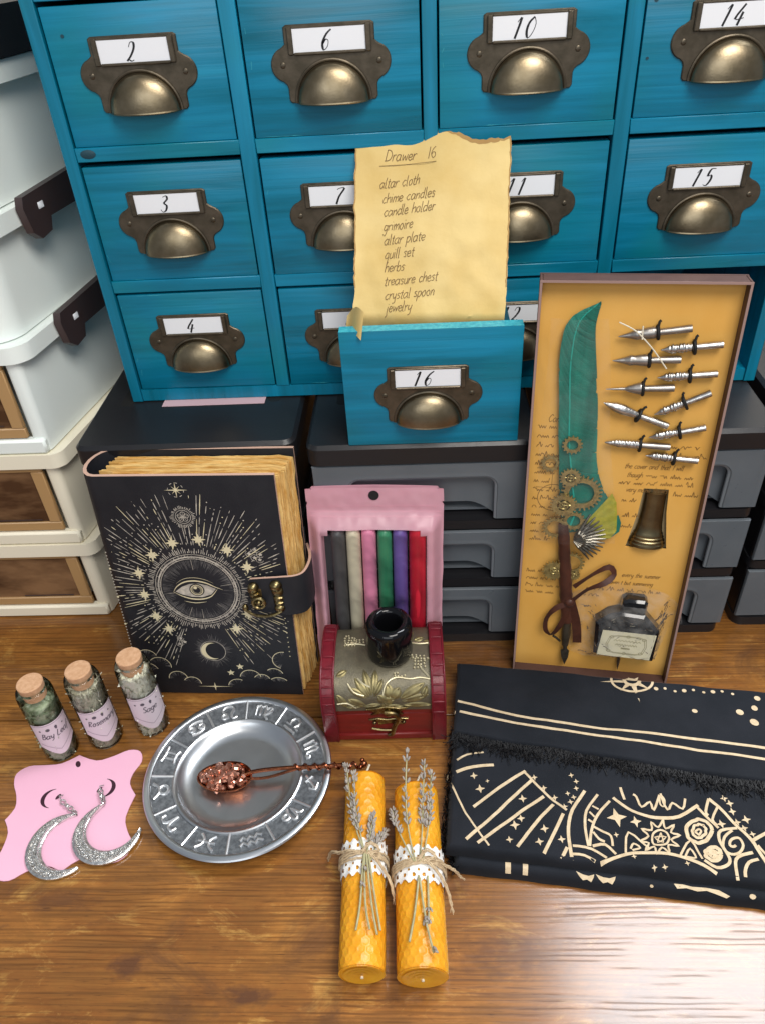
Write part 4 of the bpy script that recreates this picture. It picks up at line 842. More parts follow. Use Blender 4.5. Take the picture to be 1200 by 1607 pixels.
for pth, w_ in (([Qp(4.35, 8.4, .95), Qp(5.6, 9.9, 1.0), Qp(6.9, 10.6, .9), Qp(7.6, 11.3, .55), Qp(7.1, 12.05, .6), Qp(5.9, 11.3, .75), Qp(4.5, 10.0, .9)], .42), ([Qp(4.2, 8.3, 1.0), Qp(3.2, 7.6, .95), Qp(2.55, 6.3, .8), Qp(2.6, 4.8, .6), Qp(3.2, 4.5, .7), Qp(3.9, 6.2, .9), Qp(4.3, 8.0, 1.0)], .40), ([Qp(4.4, 8.5, 1.05), Qp(4.9, 6.8, .95), Qp(5.2, 5.2, .8), Qp(5.35, 3.7, .6)], .75)): band(pth, w_)
rb.ball(Qp(4.3, 8.4, 1.05), .42, 12, sc=(1, .6, 1))
rb.build('ribbon', MT['ribbon'], fe, 50)
pn = MB(); pn.tube([Qp(4.3, 6.4, .55), Qp(4.33, 4.6, .55), Qp(4.36, 3.3, .55)], [.34, .40, .30], 12); pn.tube([Qp(3.9, 3.7, .6), Qp(3.5, 4.2, .75), Qp(3.25, 4.4, .8)], .1, 8); pn.build('pen_grip', MT['brass_dark'], fe)
pn = MB(); pn.tube([Qp(4.36, 3.35, .55), Qp(4.4, 2.9, .55)], .2, 10); pn.prism([(4.05, 2.6), (4.15, 1.9), (4.5, .95), (4.75, 1.85), (4.78, 2.6), (4.45, 3.0)], RC - .6, RC - .5, 'y'); pn.build('pen_tip', MT['iron'], fe)
# steel nibs
nib_rows = [((5.51, 31.34), (10.18, 32.03), 0, 'dull nib with tie string at the top left of the nibs'), ((5.32, 29.6), (9.81, 29.81), 0, 'dull shouldered nib second in the left column'), ((5.12, 27.46), (9.71, 27.72), 1, 'long needle point nib third in the left column'), ((5.09, 26.41), (9.72, 24.79), 2, 'steeply slanting smooth spear nib in the left column'), ((5.52, 23.25), (10.13, 23.09), 3, 'spiral ridged nib lowest in the left column'),
            ((8.41, 30.46), (12.34, 30.97), 4, 'bright patterned nib at the top of the right column'), ((8.49, 28.44), (12.35, 28.87), 4, 'bright patterned nib second in the right column'), ((8.68, 25.63), (12.21, 27.45), 4, 'patterned nib tilted upwards in the middle of the right column'), ((8.56, 23.79), (12.32, 24.78), 4, 'bright patterned nib fourth in the right column'), ((8.54, 22.3), (12.24, 22.07), 4, 'bright patterned nib lowest in the right column')]
for (a_, b_, kind, lab) in nib_rows:
    A_, B_ = Vector(a_), Vector(b_); L_ = (B_ - A_).length; ang = atan2(B_.y - A_.y, B_.x - A_.x)
    o = qthing('pen_nib', lab.replace('nib', 'steel pen nib', 1), 'pen nib', 'metal nibs in the quill box')
    M = Matrix.Translation(Vector(Qp(A_.x, A_.y, .42))) @ RY(-ang)      # local x along the nib, y towards the card, z across
    rp = L_ * .54; nb = MB()
    prf = {0: [(0, .02), (.25, .08), (.8, .2), (1.2, .34), (1.5, .30), (1.9, .36), (2.3, .38), (rp, .30)], 1: [(0, .02), (.5, .07), (1.3, .10), (1.55, .2), (1.9, .3), (2.35, .40), (rp, .36)], 2: [(0, .02), (.3, .14), (.9, .32), (1.5, .36), (2.0, .30), (rp, .22)], 3: [(0, .03), (.4, .16), (.9, .27), (rp, .31)], 4: [(0, .02), (.2, .08), (.5, .22), (.8, .30), (1.05, .24), (1.4, .31), (1.7, .26), (rp, .24)]}[kind]
    def sh_(s, q):
        x = prf[-1][0] * s; r = prf[-1][1]
        for (x0, r0), (x1, r1) in zip(prf, prf[1:]):
            if x0 <= x <= x1: r = r0 + (r1 - r0) * (x - x0) / max(x1 - x0, 1e-6); break
        k_ = 1 + (.10 * sin(x * 26 + q * 3) if kind in (3, 4) and x > .5 else 0)
        a = pi * (q * 1.24 - .12); return (x, -.85 * r * k_ * sin(a), 1.1 * r * k_ * cos(a))
    nb.grid(sh_, 40, 14, M); nb.grid(lambda s, q: tuple(Vector(sh_(s, q)) * 1.0 + Vector((0, .04, 0))), 40, 14, M)
    nb.build('point', MT['steel'] if kind > 1 else MT['steel_dull'], o, 50)
    s2 = MB(); s2.tube([(rp - .1, 0, 0), (rp + .3, 0, 0), (L_, .0, 0)], [.22, .23, .26], 12, M); s2.build('shank', MT['steel'] if kind in (2, 4) else MT['steel_dull'], o)
    s3 = MB(); s3.tube([(rp + .02, .36 * cos(t) * .9, .45 * sin(t)) for t in [2 * pi * i / 20 for i in range(20)]], .115, 8, M, closed=True); s3.tube([(rp + .05, -.1, .5), (rp + .1, -.12, .75), (rp + .22, -.1, .85)], .09, 6, M); s3.build('rubber_ring', MT['rubber'], o)
ts = qthing('tie_string', 'white plastic tie string crossed over the top left nib', 'string'); m_ = MB(); m_.tube(smooth3([Qp(5.4, 32.5, .85), Qp(6.3, 32.1, .95), Qp(6.95, 31.6, 1.0), Qp(7.9, 30.6, .95), Qp(8.9, 29.3, .85)]), .05, 6); m_.tube([Qp(6.95, 32.3, .95), Qp(7.0, 31.4, 1.03)], .05, 6); m_.build('string', MT['white_thread'], ts)
# brass pen stand in its cut-out
ps_ = qthing('pen_stand', 'flared antique brass pen stand set in a cut-out of the box', 'pen stand')
m_ = MB(); m_.lathe([(0, 0), (1.38, 0), (1.4, .25), (1.32, .32), (1.33, .55), (1.22, .62), (1.22, .85), (1.12, .92), (1.12, 1.15), (1.03, 1.25), (.92, 2.0), (.83, 3.2), (.79, 4.6), (.82, 4.9), (.62, 4.95), (.60, 4.3), (0, 4.3)], 32, Matrix.Translation(Vector((9.8, RC + .25, 14.0))) @ RY(radians(1)) @ Matrix.Diagonal((1, .62, 1, 1))); m_.build('stand_body', mat('aged_brass_stand', (.23, .19, .105), .34, 1.0, (.16, .13, .075), 1.0), ps_)
# ink bottle in its bag
ib = qthing('ink_bottle', 'small black ink bottle with cream label wrapped in clear plastic', 'ink bottle')
IO = [(6.75, 3.15), (11.75, 2.75), (11.85, 6.1), (11.2, 6.9), (10.5, 7.75), (8.6, 7.95), (7.6, 7.6), (6.6, 6.6)]
m_ = MB(); m_.prism(IO, RC - 1.35, RC - .1, 'y', bev=.28); m_.build('bottle_body', MT['inkglass'], ib, 30)
m_ = MB(); m_.prism([(8.45, 7.85), (10.5, 7.7), (10.55, 8.95), (10.3, 9.2), (8.9, 9.25), (8.55, 9.0)], RC - 1.25, RC - .15, 'y', bev=.2); m_.build('cap', MT['inkglass'], ib, 30)
LB = [(7.02, 3.25), (11.4, 3.05), (11.62, 5.85), (7.25, 6.02)]; m_ = MB(); m_.prism(LB, RC - 1.39, RC - 1.36, 'y'); lb = m_.build('label', MT['inklabel'], ib)
pen = Pen(lambda u, v, h: (u, RC - 1.39 - h, v), .01)
def lq(a, b): p = Vector(LB[0]).lerp(Vector(LB[1]), a).lerp(Vector(LB[3]).lerp(Vector(LB[2]), a), b); return (p.x, p.y)
for k in (0, .03): pen.line([lq(.16 + k, .2 + k), lq(.12 + k, .5), lq(.16 + k, .8 - k), lq(.3, .86 - k), lq(.7, .86 - k), lq(.84 - k, .8 - k), lq(.88 - k, .5), lq(.84 - k, .2 + k), lq(.7, .14 + k), lq(.3, .14 + k), lq(.16 + k, .2 + k)], .05)
for v_, a0, a1 in ((.66, .25, .75), (.50, .3, .7), (.36, .42, .58)):
    pen.line(smooth([lq(a0 + (a1 - a0) * i / 16, v_ + (.035 if i % 2 else -.03)) for i in range(17)]), .045)
for a_, b_ in ((.2, .78), (.8, .78), (.2, .22), (.8, .22), (.5, .84), (.5, .16)):
    q = lq(a_, b_); pen.circle(q[0], q[1], .14, .045, 10)
pen.build('label_print', MT['inkprint'], lb)
bgm = MB()
BO = [(4.5, 8.9), (6.0, 9.6), (8.0, 10.2), (10.2, 10.1), (12.2, 9.4), (13.35, 8.2), (13.75, 6.4), (12.7, 5.9), (12.3, 3.6), (11.9, 2.2), (9.0, 2.2), (6.4, 1.9), (4.9, 2.3), (4.5, 4.0), (4.8, 6.5)]
nB = len(BO); 
def bagf(a, b):
    x = a * nB; i = int(x) % nB; p = Vector(BO[i]).lerp(Vector(BO[(i + 1) % nB]), x - int(x)); c_ = Vector((9.1, 5.6)); q = c_.lerp(p, b)
    inside = max(0, 1 - max(abs(q.x - 9.2) / 3.1, abs(q.y - 5.8) / 3.6)) ; h = .25 + 1.32 * min(1, inside * 3.2) + .20 * noise.noise(Vector((q.x * .9, q.y * .9, 3))) + .12 * noise.noise(Vector((q.x * 2.2, q.y * 1.9, 8)))
    return Qp(q.x, q.y, max(h, .1))
bgm.grid(bagf, 96, 26); bgm.build('plastic_bag', MT['film3'], ib, 80)
pn = qthing('metal_spike', 'thin dark metal point sticking out below the ink bottle', 'spike'); m_ = MB(); m_.tube([Qp(9.05, 2.6, .45), Qp(9.08, 1.7, .42), Qp(9.12, .75, .4)], [.14, .15, .02], 8); m_.build('spike', MT['iron'], pn)
fb = qthing('plastic_sleeve', 'clear plastic sleeve over the feather and left nibs', 'sleeve'); m_ = MB()
m_.grid(lambda a, b: Qp(.85 + 3.8 * a + 2.6 * a * (1 - b) + .1 * sin(b * 9), 14.5 + 18.2 * b, .78 + .55 * max(0, sin(pi * min(1, a * 1.1))) ** .6 * (.6 + .4 * (1 - b)) + .14 * noise.noise(Vector((a * 4, b * 9, 2)))), 24, 60); m_.build('sleeve', MT['film2'], fb, 80)
# ------------------------------------------------------------------ treasure chest and candle holder
ch = thing('treasure_chest', 'small red wooden chest with embossed bronze foil lid and brass clasp', 'chest', (-8.75, 39.15, 0), (0, 0, radians(1.0)))
CW, CD, TW = 10.0, 8.2, 1.12
def arch(k=0.0, n=22):    # lid outline in (y,z) from the front seam over to the back
    pts = []
    for i in range(n + 1):
        a = pi * i / n; c_, s_ = -cos(a), sin(a)
        pts.append((CD / 2 + (CD / 2 - .25 + k) * (abs(c_) ** .72) * (1 if c_ > 0 else -1), 3.75 + (2.95 + k) * max(0, s_) ** .72))
    return pts
m_ = MB(); m_.box(TW * .6, CW - TW * .6, .35, CD - .2, .25, 3.2, .08); m_.box(TW * .6, CW - TW * .6, .12, CD - .05, 0.02, .72, .1); m_.build('box_body', MT['redwood'], ch)
m_ = MB(); m_.box(TW * .6, CW - TW * .6, .30, CD - .2, 3.24, 3.95, .06); m_.build('lid_band', MT['redwood'], ch)
m_ = MB(); A = arch(); m_.prism([(y, z) for y, z in A], TW * .6, CW - TW * .6, 'x'); m_.build('lid_panel', MT['embossed'], ch, 30)
for x0 in (0, CW - TW):
    m_ = MB(); O = arch(.32, 26); O = [(-.0, .0)] + [(O[0][0] - .12, 1.5)] + O + [(O[-1][0] + .1, 1.5), (CD, 0)]
    m_.prism(O, x0, x0 + TW, 'x', bev=0)
    tr = m_.build('end_trim', MT['redleather'], ch, 30)
    rbm = MB(); O = arch(.34, 26)
    for i in range(0, len(O), 2):      # padded ribs tacked across the leather band
        y_, z_ = O[i]; rbm.tube([(x0 + .04, y_, z_), (x0 + TW / 2, y_ , z_ + .03), (x0 + TW - .04, y_, z_)], [.05, .10, .05], 8)
    for x_ in (x0 + .06, x0 + TW - .06): rbm.tube([(x_, y_, z_) for y_, z_ in arch(.33, 30)], .09, 8)
    for x_ in (x0 + .08, x0 + TW - .08): rbm.tube([(x_, .0, .1), (x_, -.02, 1.5), (x_, arch(.32)[0][0] - .02, 3.75)], .11, 6)
    rbm.build('trim_piping', MT['redleather'], tr)
AL = arch(0, 60); acc = [0]
for p_, q_ in zip(AL, AL[1:]): acc.append(acc[-1] + math.dist(p_, q_))
def lidp(u, t, h):    # u across (cm), t along the arch from the front seam (cm)
    t = max(0, min(acc[-1] - 1e-3, t)); i = next(k for k in range(len(acc) - 1) if acc[k + 1] > t); f = (t - acc[i]) / (acc[i + 1] - acc[i]); p_, q_ = Vector(AL[i]), Vector(AL[i + 1])
    c_ = p_.lerp(q_, f); d = (q_ - p_).normalized(); return (u, c_.x - d.y * h, c_.y + d.x * h)
def leafrel(mb, u, t, L_, w_, a, n=8):
    c_, s_ = cos(a), sin(a)
    def fn(i, j):
        x = L_ * i; hw = w_ * max(0, sin(pi * min(1, i * .96 + .03))) ** .8; y = hw * (2 * j - 1); hgt = .01 + .10 * (1 - (2 * j - 1) ** 2) * sin(pi * (i * .9 + .05)) - (.07 if abs(2 * j - 1) < .15 else 0)
        return lidp(u + x * c_ - y * s_, t + x * s_ + y * c_, hgt)
    mb.grid(fn, n, 6)
for u, t, L_, w_, a in ((3.9, 1.5, 1.9, .36, 2.2), (4.1, 1.6, 2.2, .34, 1.85), (4.3, 1.7, 2.0, .33, 1.5), (4.3, 1.5, 1.6, .3, 1.1), (3.7, 1.4, 1.7, .3, 2.6), (5.0, 1.0, .9, .42, .2), (5.7, 1.2, 1.2, .45, 1.0), (5.6, 1.2, 1.3, .42, 1.7), (5.3, .9, 1.0, .4, 2.4), (6.4, 1.3, 2.3, .42, .55), (6.5, 1.0, 2.2, .34, .25), (6.6, .6, 2.3, .3, -.02), (1.3, 1.7, 1.4, .36, -1.0), (2.2, 1.3, 1.7, .36, -.5), (2.0, .45, 1.3, .25, .1), (3.4, .5, 1.4, .24, .15), (5.0, .45, 1.6, .25, 0), (8.1, 1.2, 1.2, .3, 1.2), (1.3, 3.2, 1.0, .3, .5), (7.6, 6.6, .9, .3, .4), (8.4, 6.5, .8, .3, -.2), (7.1, 7.0, .9, .3, 1.1), (5.0, .9, .8, .35, -1.2)): lf = MB(); leafrel(lf, u, t, L_, w_, a); lf.build('leaf', MT['emboss_gold'], ch, 60)
for pth in ([(5.0, 1.6), (5.3, 2.5), (6.1, 3.0), (7.2, 2.85), (8.0, 2.95), (8.8, 2.8)], [(2.2, 2.6), (2.7, 1.9), (3.5, 1.6)], [(8.8, 2.9), (8.2, 3.6), (8.0, 4.0)], [(2.0, 6.3), (2.9, 6.35), (3.6, 6.2)], [(7.2, 6.4), (8.0, 6.2), (8.8, 6.25)], [(1.3, .9), (2.1, .95), (2.8, .4)], [(3.0, 3.0), (3.4, 2.6), (4.0, 2.3)]):
    vn = MB(); vn.tube([lidp(u, t, .05) for u, t in smooth(pth)], .075, 6)
    vn.build('vine_relief', MT['emboss_line'], ch)
br = MB(); rg = random.Random(4)
for cu, ct, n_ in ((8.0, 4.2, 16), (7.3, 5.1, 9), (2.3, 6.6, 18), (6.4, 3.5, 6), (8.5, 5.0, 6), (3.0, 6.9, 8)):
    for k in range(n_): br.ball(lidp(cu + .27 * (k % 4) - .4 + rg.uniform(-.05, .05), ct + .27 * (k // 4) - .4 + rg.uniform(-.05, .05), .06), .105, 6)
o = br.build('berry_relief', MT['emboss_line'], ch); o['kind'] = 'stuff'
HW = T3(5.25, 0, 2.9) @ Matrix.Diagonal((1.25, 1.1, 1.12, 1)) @ T3(-5.25, 0, -2.9)
hs = MB()
hs.prism([(3.9, 3.95), (4.5, 3.55), (4.2, 3.25), (4.9, 3.42), (5.2, 3.2), (5.6, 3.42), (6.3, 3.25), (6.1, 3.6), (6.7, 4.1), (6.0, 4.0), (5.2, 4.2), (4.5, 4.0)], .08, .22, 'y', bev=.04); hs.v = [tuple(HW @ Vector(p)) for p in hs.v]; hs.build('hasp_plate', MT['brass_old'], ch)
h2 = MB(); h2.prism([(4.0, 2.6), (4.6, 2.75), (5.2, 2.6), (6.0, 2.75), (6.6, 2.65), (6.1, 2.35), (6.3, 2.0), (5.4, 2.15), (4.6, 2.0), (4.6, 2.35)], .18, .32, 'y', bev=.04); h2.v = [tuple(HW @ Vector(p)) for p in h2.v]; h2.build('lower_plate', MT['brass_old'], ch)
h3 = MB(); h3.ball((5.35, .0, 3.55), .26, 12); h3.tube(smooth([(5.1, -.12, 3.75), (5.7, -.16, 3.7), (6.0, -.16, 3.1), (5.75, -.16, 2.4), (5.6, -.18, 1.8), (5.5, -.2, 1.4), (5.2, -.2, 1.3)]), [.16] * 18 + [.1], 8); h3.tube(smooth([(4.2, -.05, 1.95), (4.8, -.1, 1.8), (5.5, -.1, 1.75)]), .1, 6); h3.ball((4.4, .0, 2.5), .16, 8); h3.ball((6.3, .02, 2.5), .14, 8); h3.v = [tuple(HW @ Vector(p)) for p in h3.v]; h3.build('hook_clasp', MT['brass_old'], ch)
hd = thing('candle_holder', 'shiny black ceramic candle holder standing on the chest lid', 'candle holder', (-3.15, 43.15, 6.62)); m_ = MB()
m_.lathe([(0, .02), (1.55, .02), (1.78, .12), (1.84, .4), (1.86, 1.6), (1.87, 2.95), (1.83, 3.35), (1.70, 3.6), (1.45, 3.72), (1.2, 3.68), (1.05, 3.5), (.98, 3.1), (.95, 1.2), (0, 1.1)], 48); m_.build('holder_body', MT['ceramic'], hd, 60)
# ------------------------------------------------------------------ zodiac plate and spoon
PX, PY = -15.45, 35.55
pl = thing('zodiac_plate', 'round pewter altar plate with zodiac signs embossed round the rim', 'plate', (PX, PY, 0)); m_ = MB()
m_.lathe([(0, .42), (3.6, .43), (4.15, .5), (4.55, .72), (4.85, 1.0), (4.98, 1.14), (5.12, 1.19), (5.24, 1.15), (5.28, 1.03), (6.86, 1.19), (6.9, 1.32), (7.0, 1.40), (7.2, 1.42), (7.42, 1.36), (7.5, 1.26), (7.46, 1.18), (6.9, 1.05), (5.2, .82), (4.7, .4), (4.5, .02), (0, .0)], 128); m_.build('plate_body', MT['pewter'], pl, 35)
m_ = MB(); m_.lathe([(5.27, 1.045), (6.87, 1.205)], 128); m_.build('rim_band', MT['pewter_dark'], pl, recalc=False)
def rimz(r): return 1.05 + (r - 5.28) * .1
for k in range(12):
    a = radians(3 + 30 * k); m_ = MB(); m_.tube([((5.2 + 1.75 * i / 6) * cos(a), (5.2 + 1.75 * i / 6) * sin(a), rimz(5.2 + 1.75 * i / 6) + .03) for i in range(7)], .115, 8); m_.build('divider', MT['pewter_line'], pl)
ci = lambda x, y, r, a0=0, a1=360, n=14: [(x + r * cos(radians(a0 + (a1 - a0) * i / n)), y + r * sin(radians(a0 + (a1 - a0) * i / n))) for i in range(n + 1)]
ZOD = [(107, [ci(-.36, -.22, .17), smooth([(-.24, -.1), (-.4, .3), (-.05, .55), (.3, .3), (.12, -.15), (.2, -.48), (.5, -.4)])]),
 (78, [[(-.55, .42), (-.55, -.42)], [(-.55, .3), (-.32, .45), (-.25, .3), (-.25, -.42)], [(-.25, .3), (.0, .45), (.08, .3), (.08, -.35), (.35, -.55)], smooth([(.08, .2), (.35, .4), (.45, .1), (.1, -.3)])]),
 (49, [[(-.5, -.5), (.5, -.5)], [(-.5, -.2), (-.2, -.2), (-.3, .1), (-.22, .4), (0, .5), (.22, .4), (.3, .1), (.2, -.2), (.5, -.2)]]),
 (19, [[(-.6, .42), (-.55, -.42)], [(-.55, .3), (-.35, .45), (-.25, .3), (-.25, -.42)], [(-.25, .3), (-.05, .45), (.05, .3), (.05, -.3), (.25, -.45), (.5, -.3)], [(.35, -.2), (.52, -.28), (.45, -.48)]]),
 (-9, [[(-.45, -.45), (.42, .45)], [(.0, .48), (.45, .48), (.45, 0)], [(-.4, .0), (.05, -.4)]]),
 (-38, [smooth([(-.6, .4), (-.4, .3), (-.3, -.4), (-.15, .35), (.1, .4), (.12, -.2), (-.1, -.55)]), ci(.3, -.15, .22)]),
 (-71, [[(-.65, .28), (-.4, .08), (-.2, .3), (.02, .08), (.22, .3), (.44, .08), (.65, .28)], [(-.65, -.12), (-.4, -.32), (-.2, -.1), (.02, -.32), (.22, -.1), (.44, -.32), (.65, -.12)]]),
 (-103, [smooth([(-.5, .5), (-.22, .2), (-.2, -.2), (-.5, -.5)]), smooth([(.5, .5), (.22, .2), (.2, -.2), (.5, -.5)]), [(-.5, 0), (.5, 0)]]),
 (-136, [smooth([(-.55, .1), (-.5, .4), (-.2, .42), (-.05, .1), (0, -.5)]), smooth([(.55, .1), (.5, .4), (.2, .42), (.05, .1), (0, -.5)])]),
 (-165, [ci(0, -.18, .3), smooth([(-.5, .55), (-.25, .2), (0, .12), (.25, .2), (.5, .55)])]),
 (165, [[(-.5, .48), (-.2, .38), (.2, .38), (.5, .48)], [(-.5, -.48), (-.2, -.38), (.2, -.38), (.5, -.48)], [(-.2, .38), (-.2, -.38)], [(.2, .38), (.2, -.38)]]),
 (135, [ci(-.3, .1, .17), smooth([(-.47, .12), (-.3, .42), (.1, .45), (.55, .25)]), ci(.3, -.1, .17), smooth([(.47, -.12), (.3, -.42), (-.1, -.45), (-.55, -.25)])])]
for a_, sts in ZOD:
    a = radians(a_); m_ = MB()
    for st_ in sts:
        P_ = []
        for x, y in st_:
            r_ = 6.06 + y * 1.15; th = a - x * 1.3 / 6.1; P_.append((r_ * cos(th), r_ * sin(th), rimz(r_) + .045))
        m_.tube(P_, .125, 8)
    m_.build('zodiac_sign', MT['pewter_line'], pl)
sp = thing('crystal_spoon', 'copper spoon heaped with copper crystals lying across the pewter plate', 'spoon', (PX, PY, 0), (0, 0, 0)); m_ = MB()
bc = Vector((-1.0, -.45, .5))
def bowl(k):
    def fn(u, v): a = 2 * pi * u; r_ = v; e = 1 + .12 * cos(a); return (bc.x + 2.15 * r_ * cos(a), bc.y + 1.32 * e * r_ * sin(a), bc.z + .75 * r_ ** 2.2 + k)
    return fn
m_.grid(bowl(0), 36, 8); m_.grid(bowl(.08), 36, 8); m_.tube([bowl(.04)(i / 36, 1) for i in range(36)], .08, 6, closed=True); m_.build('spoon_bowl', MT['copper'], sp)
m_ = MB(); rg = random.Random(9)
for k in range(74):
    a = rg.uniform(0, 2 * pi); r_ = sqrt(rg.random()) * .92; x, y = bc.x + 2.0 * r_ * cos(a), bc.y + 1.2 * r_ * sin(a); z_ = bc.z + .55 + .95 * (1 - r_ ** 2) + rg.uniform(-.12, .12); s_ = rg.uniform(.2, .40)
    b_ = len(m_.v); m_.ball((0, 0, 0), s_, 5, Matrix.Translation((x, y, z_)) @ Euler((rg.uniform(0, 3), rg.uniform(0, 3), rg.uniform(0, 3))).to_matrix().to_4x4(), sc=(1, rg.uniform(.6, 1), rg.uniform(.7, 1.3)))
o = m_.build('crystal', MT['crystal'], sp, 5); o['kind'] = 'stuff'
m_ = MB(); H0 = (.35, -.55, 1.25)
m_.tube(smooth([(.3, -1.1, 1.22), (.35, -.62, 1.28), (.9, -.25, 1.42), (2.2, -.08, 1.6), (4.4, .02, 1.74), (6, .0, 1.82), (8.4, .03, 2.0)]), .17, 8)
m_.tube(smooth([(-.1, -.3, 1.22), (.5, -.55, 1.24), (1.2, -.62, 1.22), (2.5, -.52, 1.25), (4.0, -.2, 1.5), (4.9, .0, 1.66)]), .12, 8)
m_.tube([(4.6 + 5.4 * t, .02 + .19 * cos(t * 44), 1.76 + .28 * t + .19 * sin(t * 44)) for t in [i / 90 for i in range(91)]], .13, 6)
m_.ball((10.15, .05, 2.1), .3, 8); m_.ball((10.0, .4, 2.1), .2, 8); m_.ball((9.9, -.2, 2.05), .2, 8); m_.build('twisted_handle', MT['copper'], sp)
# ------------------------------------------------------------------ beeswax candles with lace, twine and lavender
def beeswax(name_loc, r, L_, yaw, label, seed):
    t = thing('beeswax_candle', label, 'candle', name_loc, (0, 0, yaw), 'honeycomb beeswax candles tied with lace'); rg = random.Random(seed)
    cs = .56
    def hexd(s_, y):
        s_ /= cs; y /= cs; q = y / .866; best = 9
        row = math.floor(q)
        ds = sorted(math.hypot(s_ - (c0 + .5 * (rr_ % 2)), y - rr_ * .866) for rr_ in (row - 1, row, row + 1, row + 2) for c0 in (math.floor(s_ - .5 * (rr_ % 2)), math.floor(s_ - .5 * (rr_ % 2)) + 1))
        return min(1, (ds[1] - ds[0]) * 2.6)
    per = 2 * pi * r; ns = round(per / cs); 
    def fn(u, v):
        d = hexd(u * ns * cs, v * L_); e = 1 - math.exp(-min(v, 1 - v) * L_ * 6)
        rr_ = r - .042 * d * (.5 + .5 * e) + .03 * noise.noise(Vector((u * 5, v * 7, seed))) - .12 * (1 - e) - (.05 if u > .985 else 0)
        a = 2 * pi * u + 4.5; return (rr_ * cos(a), v * L_, r + rr_ * sin(a))
    m_ = MB(); m_.grid(fn, 168, 190); m_.build('wax_body', MT['wax'], t, 75)
    for y_, sg in ((-.02, 1), (L_ + .02, -1)):     # rolled sheet ends: a spiral step
        e = MB()
        def sp_(u, v): a = u * 2 * pi * 4.2; rr_ = (.06 + .94 * u) * r * .965; w2 = .24 * r * 1.02; q = max(0, rr_ - w2 * v); return (q * cos(a), y_ + sg * (.03 * v), r + q * sin(a))
        e.grid(sp_, 120, 3); e.lathe([(0, 0), (r * .985, 0)], 48, T3(0, y_ + sg * .07, r) @ RX(pi / 2))
        e.build('rolled_end', MT['wax'], t, 60)
    MB().tube(smooth([(0, L_ - .3, r), (.05, L_ + .6, r + .1), (.35, L_ + 1.15, r + .5)]), .085, 6).build('wick', MT['wick'], t)
    MB().tube([(0, -.12, r - .2), (0, .3, r - .2)], .1, 6).build('wick_stub', MT['wick'], t)
    # lace band
    y0 = L_ * .515; wd = 2.7; nsc = 16
    def lace_skip(u, v):
        ph = (u * nsc) % 1 - .5; edge = .10 * (1 - cos(2 * pi * u * nsc)) / 2
        if v < edge * .9 or v > 1 - edge * .9: return True
        for vc, rv in ((.2, .055), (.8, .055)):
            if ((ph) / .17) ** 2 + ((v - vc) / rv) ** 2 < 1: return True
        ph2 = (u * nsc + .5) % 1 - .5
        for vc in (.33, .67):
            if (ph2 / .13) ** 2 + ((v - vc) / .04) ** 2 < 1: return True
        return False
    m_ = MB(); m_.grid(lambda u, v: ((r + .09 + .03 * sin(u * 60 + v * 9) + .03 * abs(v - .5)) * cos(2 * pi * u), y0 + wd * (v - .5) + .12 * sin(u * 2 * pi * 2 + seed), r + (r + .09 + .03 * sin(u * 60 + v * 9)) * sin(2 * pi * u) if True else 0), 252, 40, skip=lace_skip); m_.build('lace_band', MT['lace'], t, 60)
    tw = MB()
    for k in range(4):
        ph = rg.uniform(0, 6); yo = (k - 1.5) * .16
        tw.tube([((r + .2) * cos(a), y0 + yo + .10 * sin(a * 2 + ph) + .03 * sin(a * 40), r + (r + .2) * sin(a)) for a in [2 * pi * i / 60 for i in range(60)]], .085, 6, closed=True)
    sx = 1 if seed == 1 else 1
    zt = lambda x: r + sqrt(max(.05, (r + .25) ** 2 - x * x))
    for q in ([(.2, y0, zt(.2)), (.8, y0 - .3, zt(.8) + .15), (1.4, y0 - .9, zt(1.4) + .3), (1.9, y0 - 1.6, r + .8), (2.1, y0 - 2.3, r + .1)], [(-.2, y0, zt(.2)), (-.9, y0 + .25, zt(.9) + .1), (-1.7, y0 + .5, r + .9), (-2.3, y0 + .9, r + .3), (-2.7, y0 + 1.2, .3)] if seed == 1 else [(.2, y0, zt(.2)), (1.0, y0 + .1, zt(1) + .1), (1.9, y0 + .1, r + .8), (2.5, y0 + .05, r + .2), (2.9, y0, r - .6)], [(0, y0, zt(0) + .1), (.6, y0 + .5, zt(.6) + .5), (1.2, y0 + .2, zt(1.2) + .4), (.4, y0 - .1, zt(.4) + .1)]):
        q = smooth(q); n_ = len(q)
        for s3 in (0, 2.1, 4.2): tw.tube([(a[0] + .07 * cos(i * 1.1 + s3), a[1] + .07 * sin(i * 1.1 + s3), a[2] + .05 * sin(i + s3)) for i, a in enumerate(q)], .06, 5)
        ex_ = Vector(q[-1]); dr = (ex_ - Vector(q[-2])).normalized()
        if q[-1][0] ** 2 > 3:
            for k in range(7): tw.tube([tuple(ex_), tuple(ex_ + dr * rg.uniform(.3, .55) + Vector((rg.uniform(-.15, .15), rg.uniform(-.18, .18), rg.uniform(-.1, .1))))], [.04, .02], 4)
    tw.build('twine', MT['twine'], t)
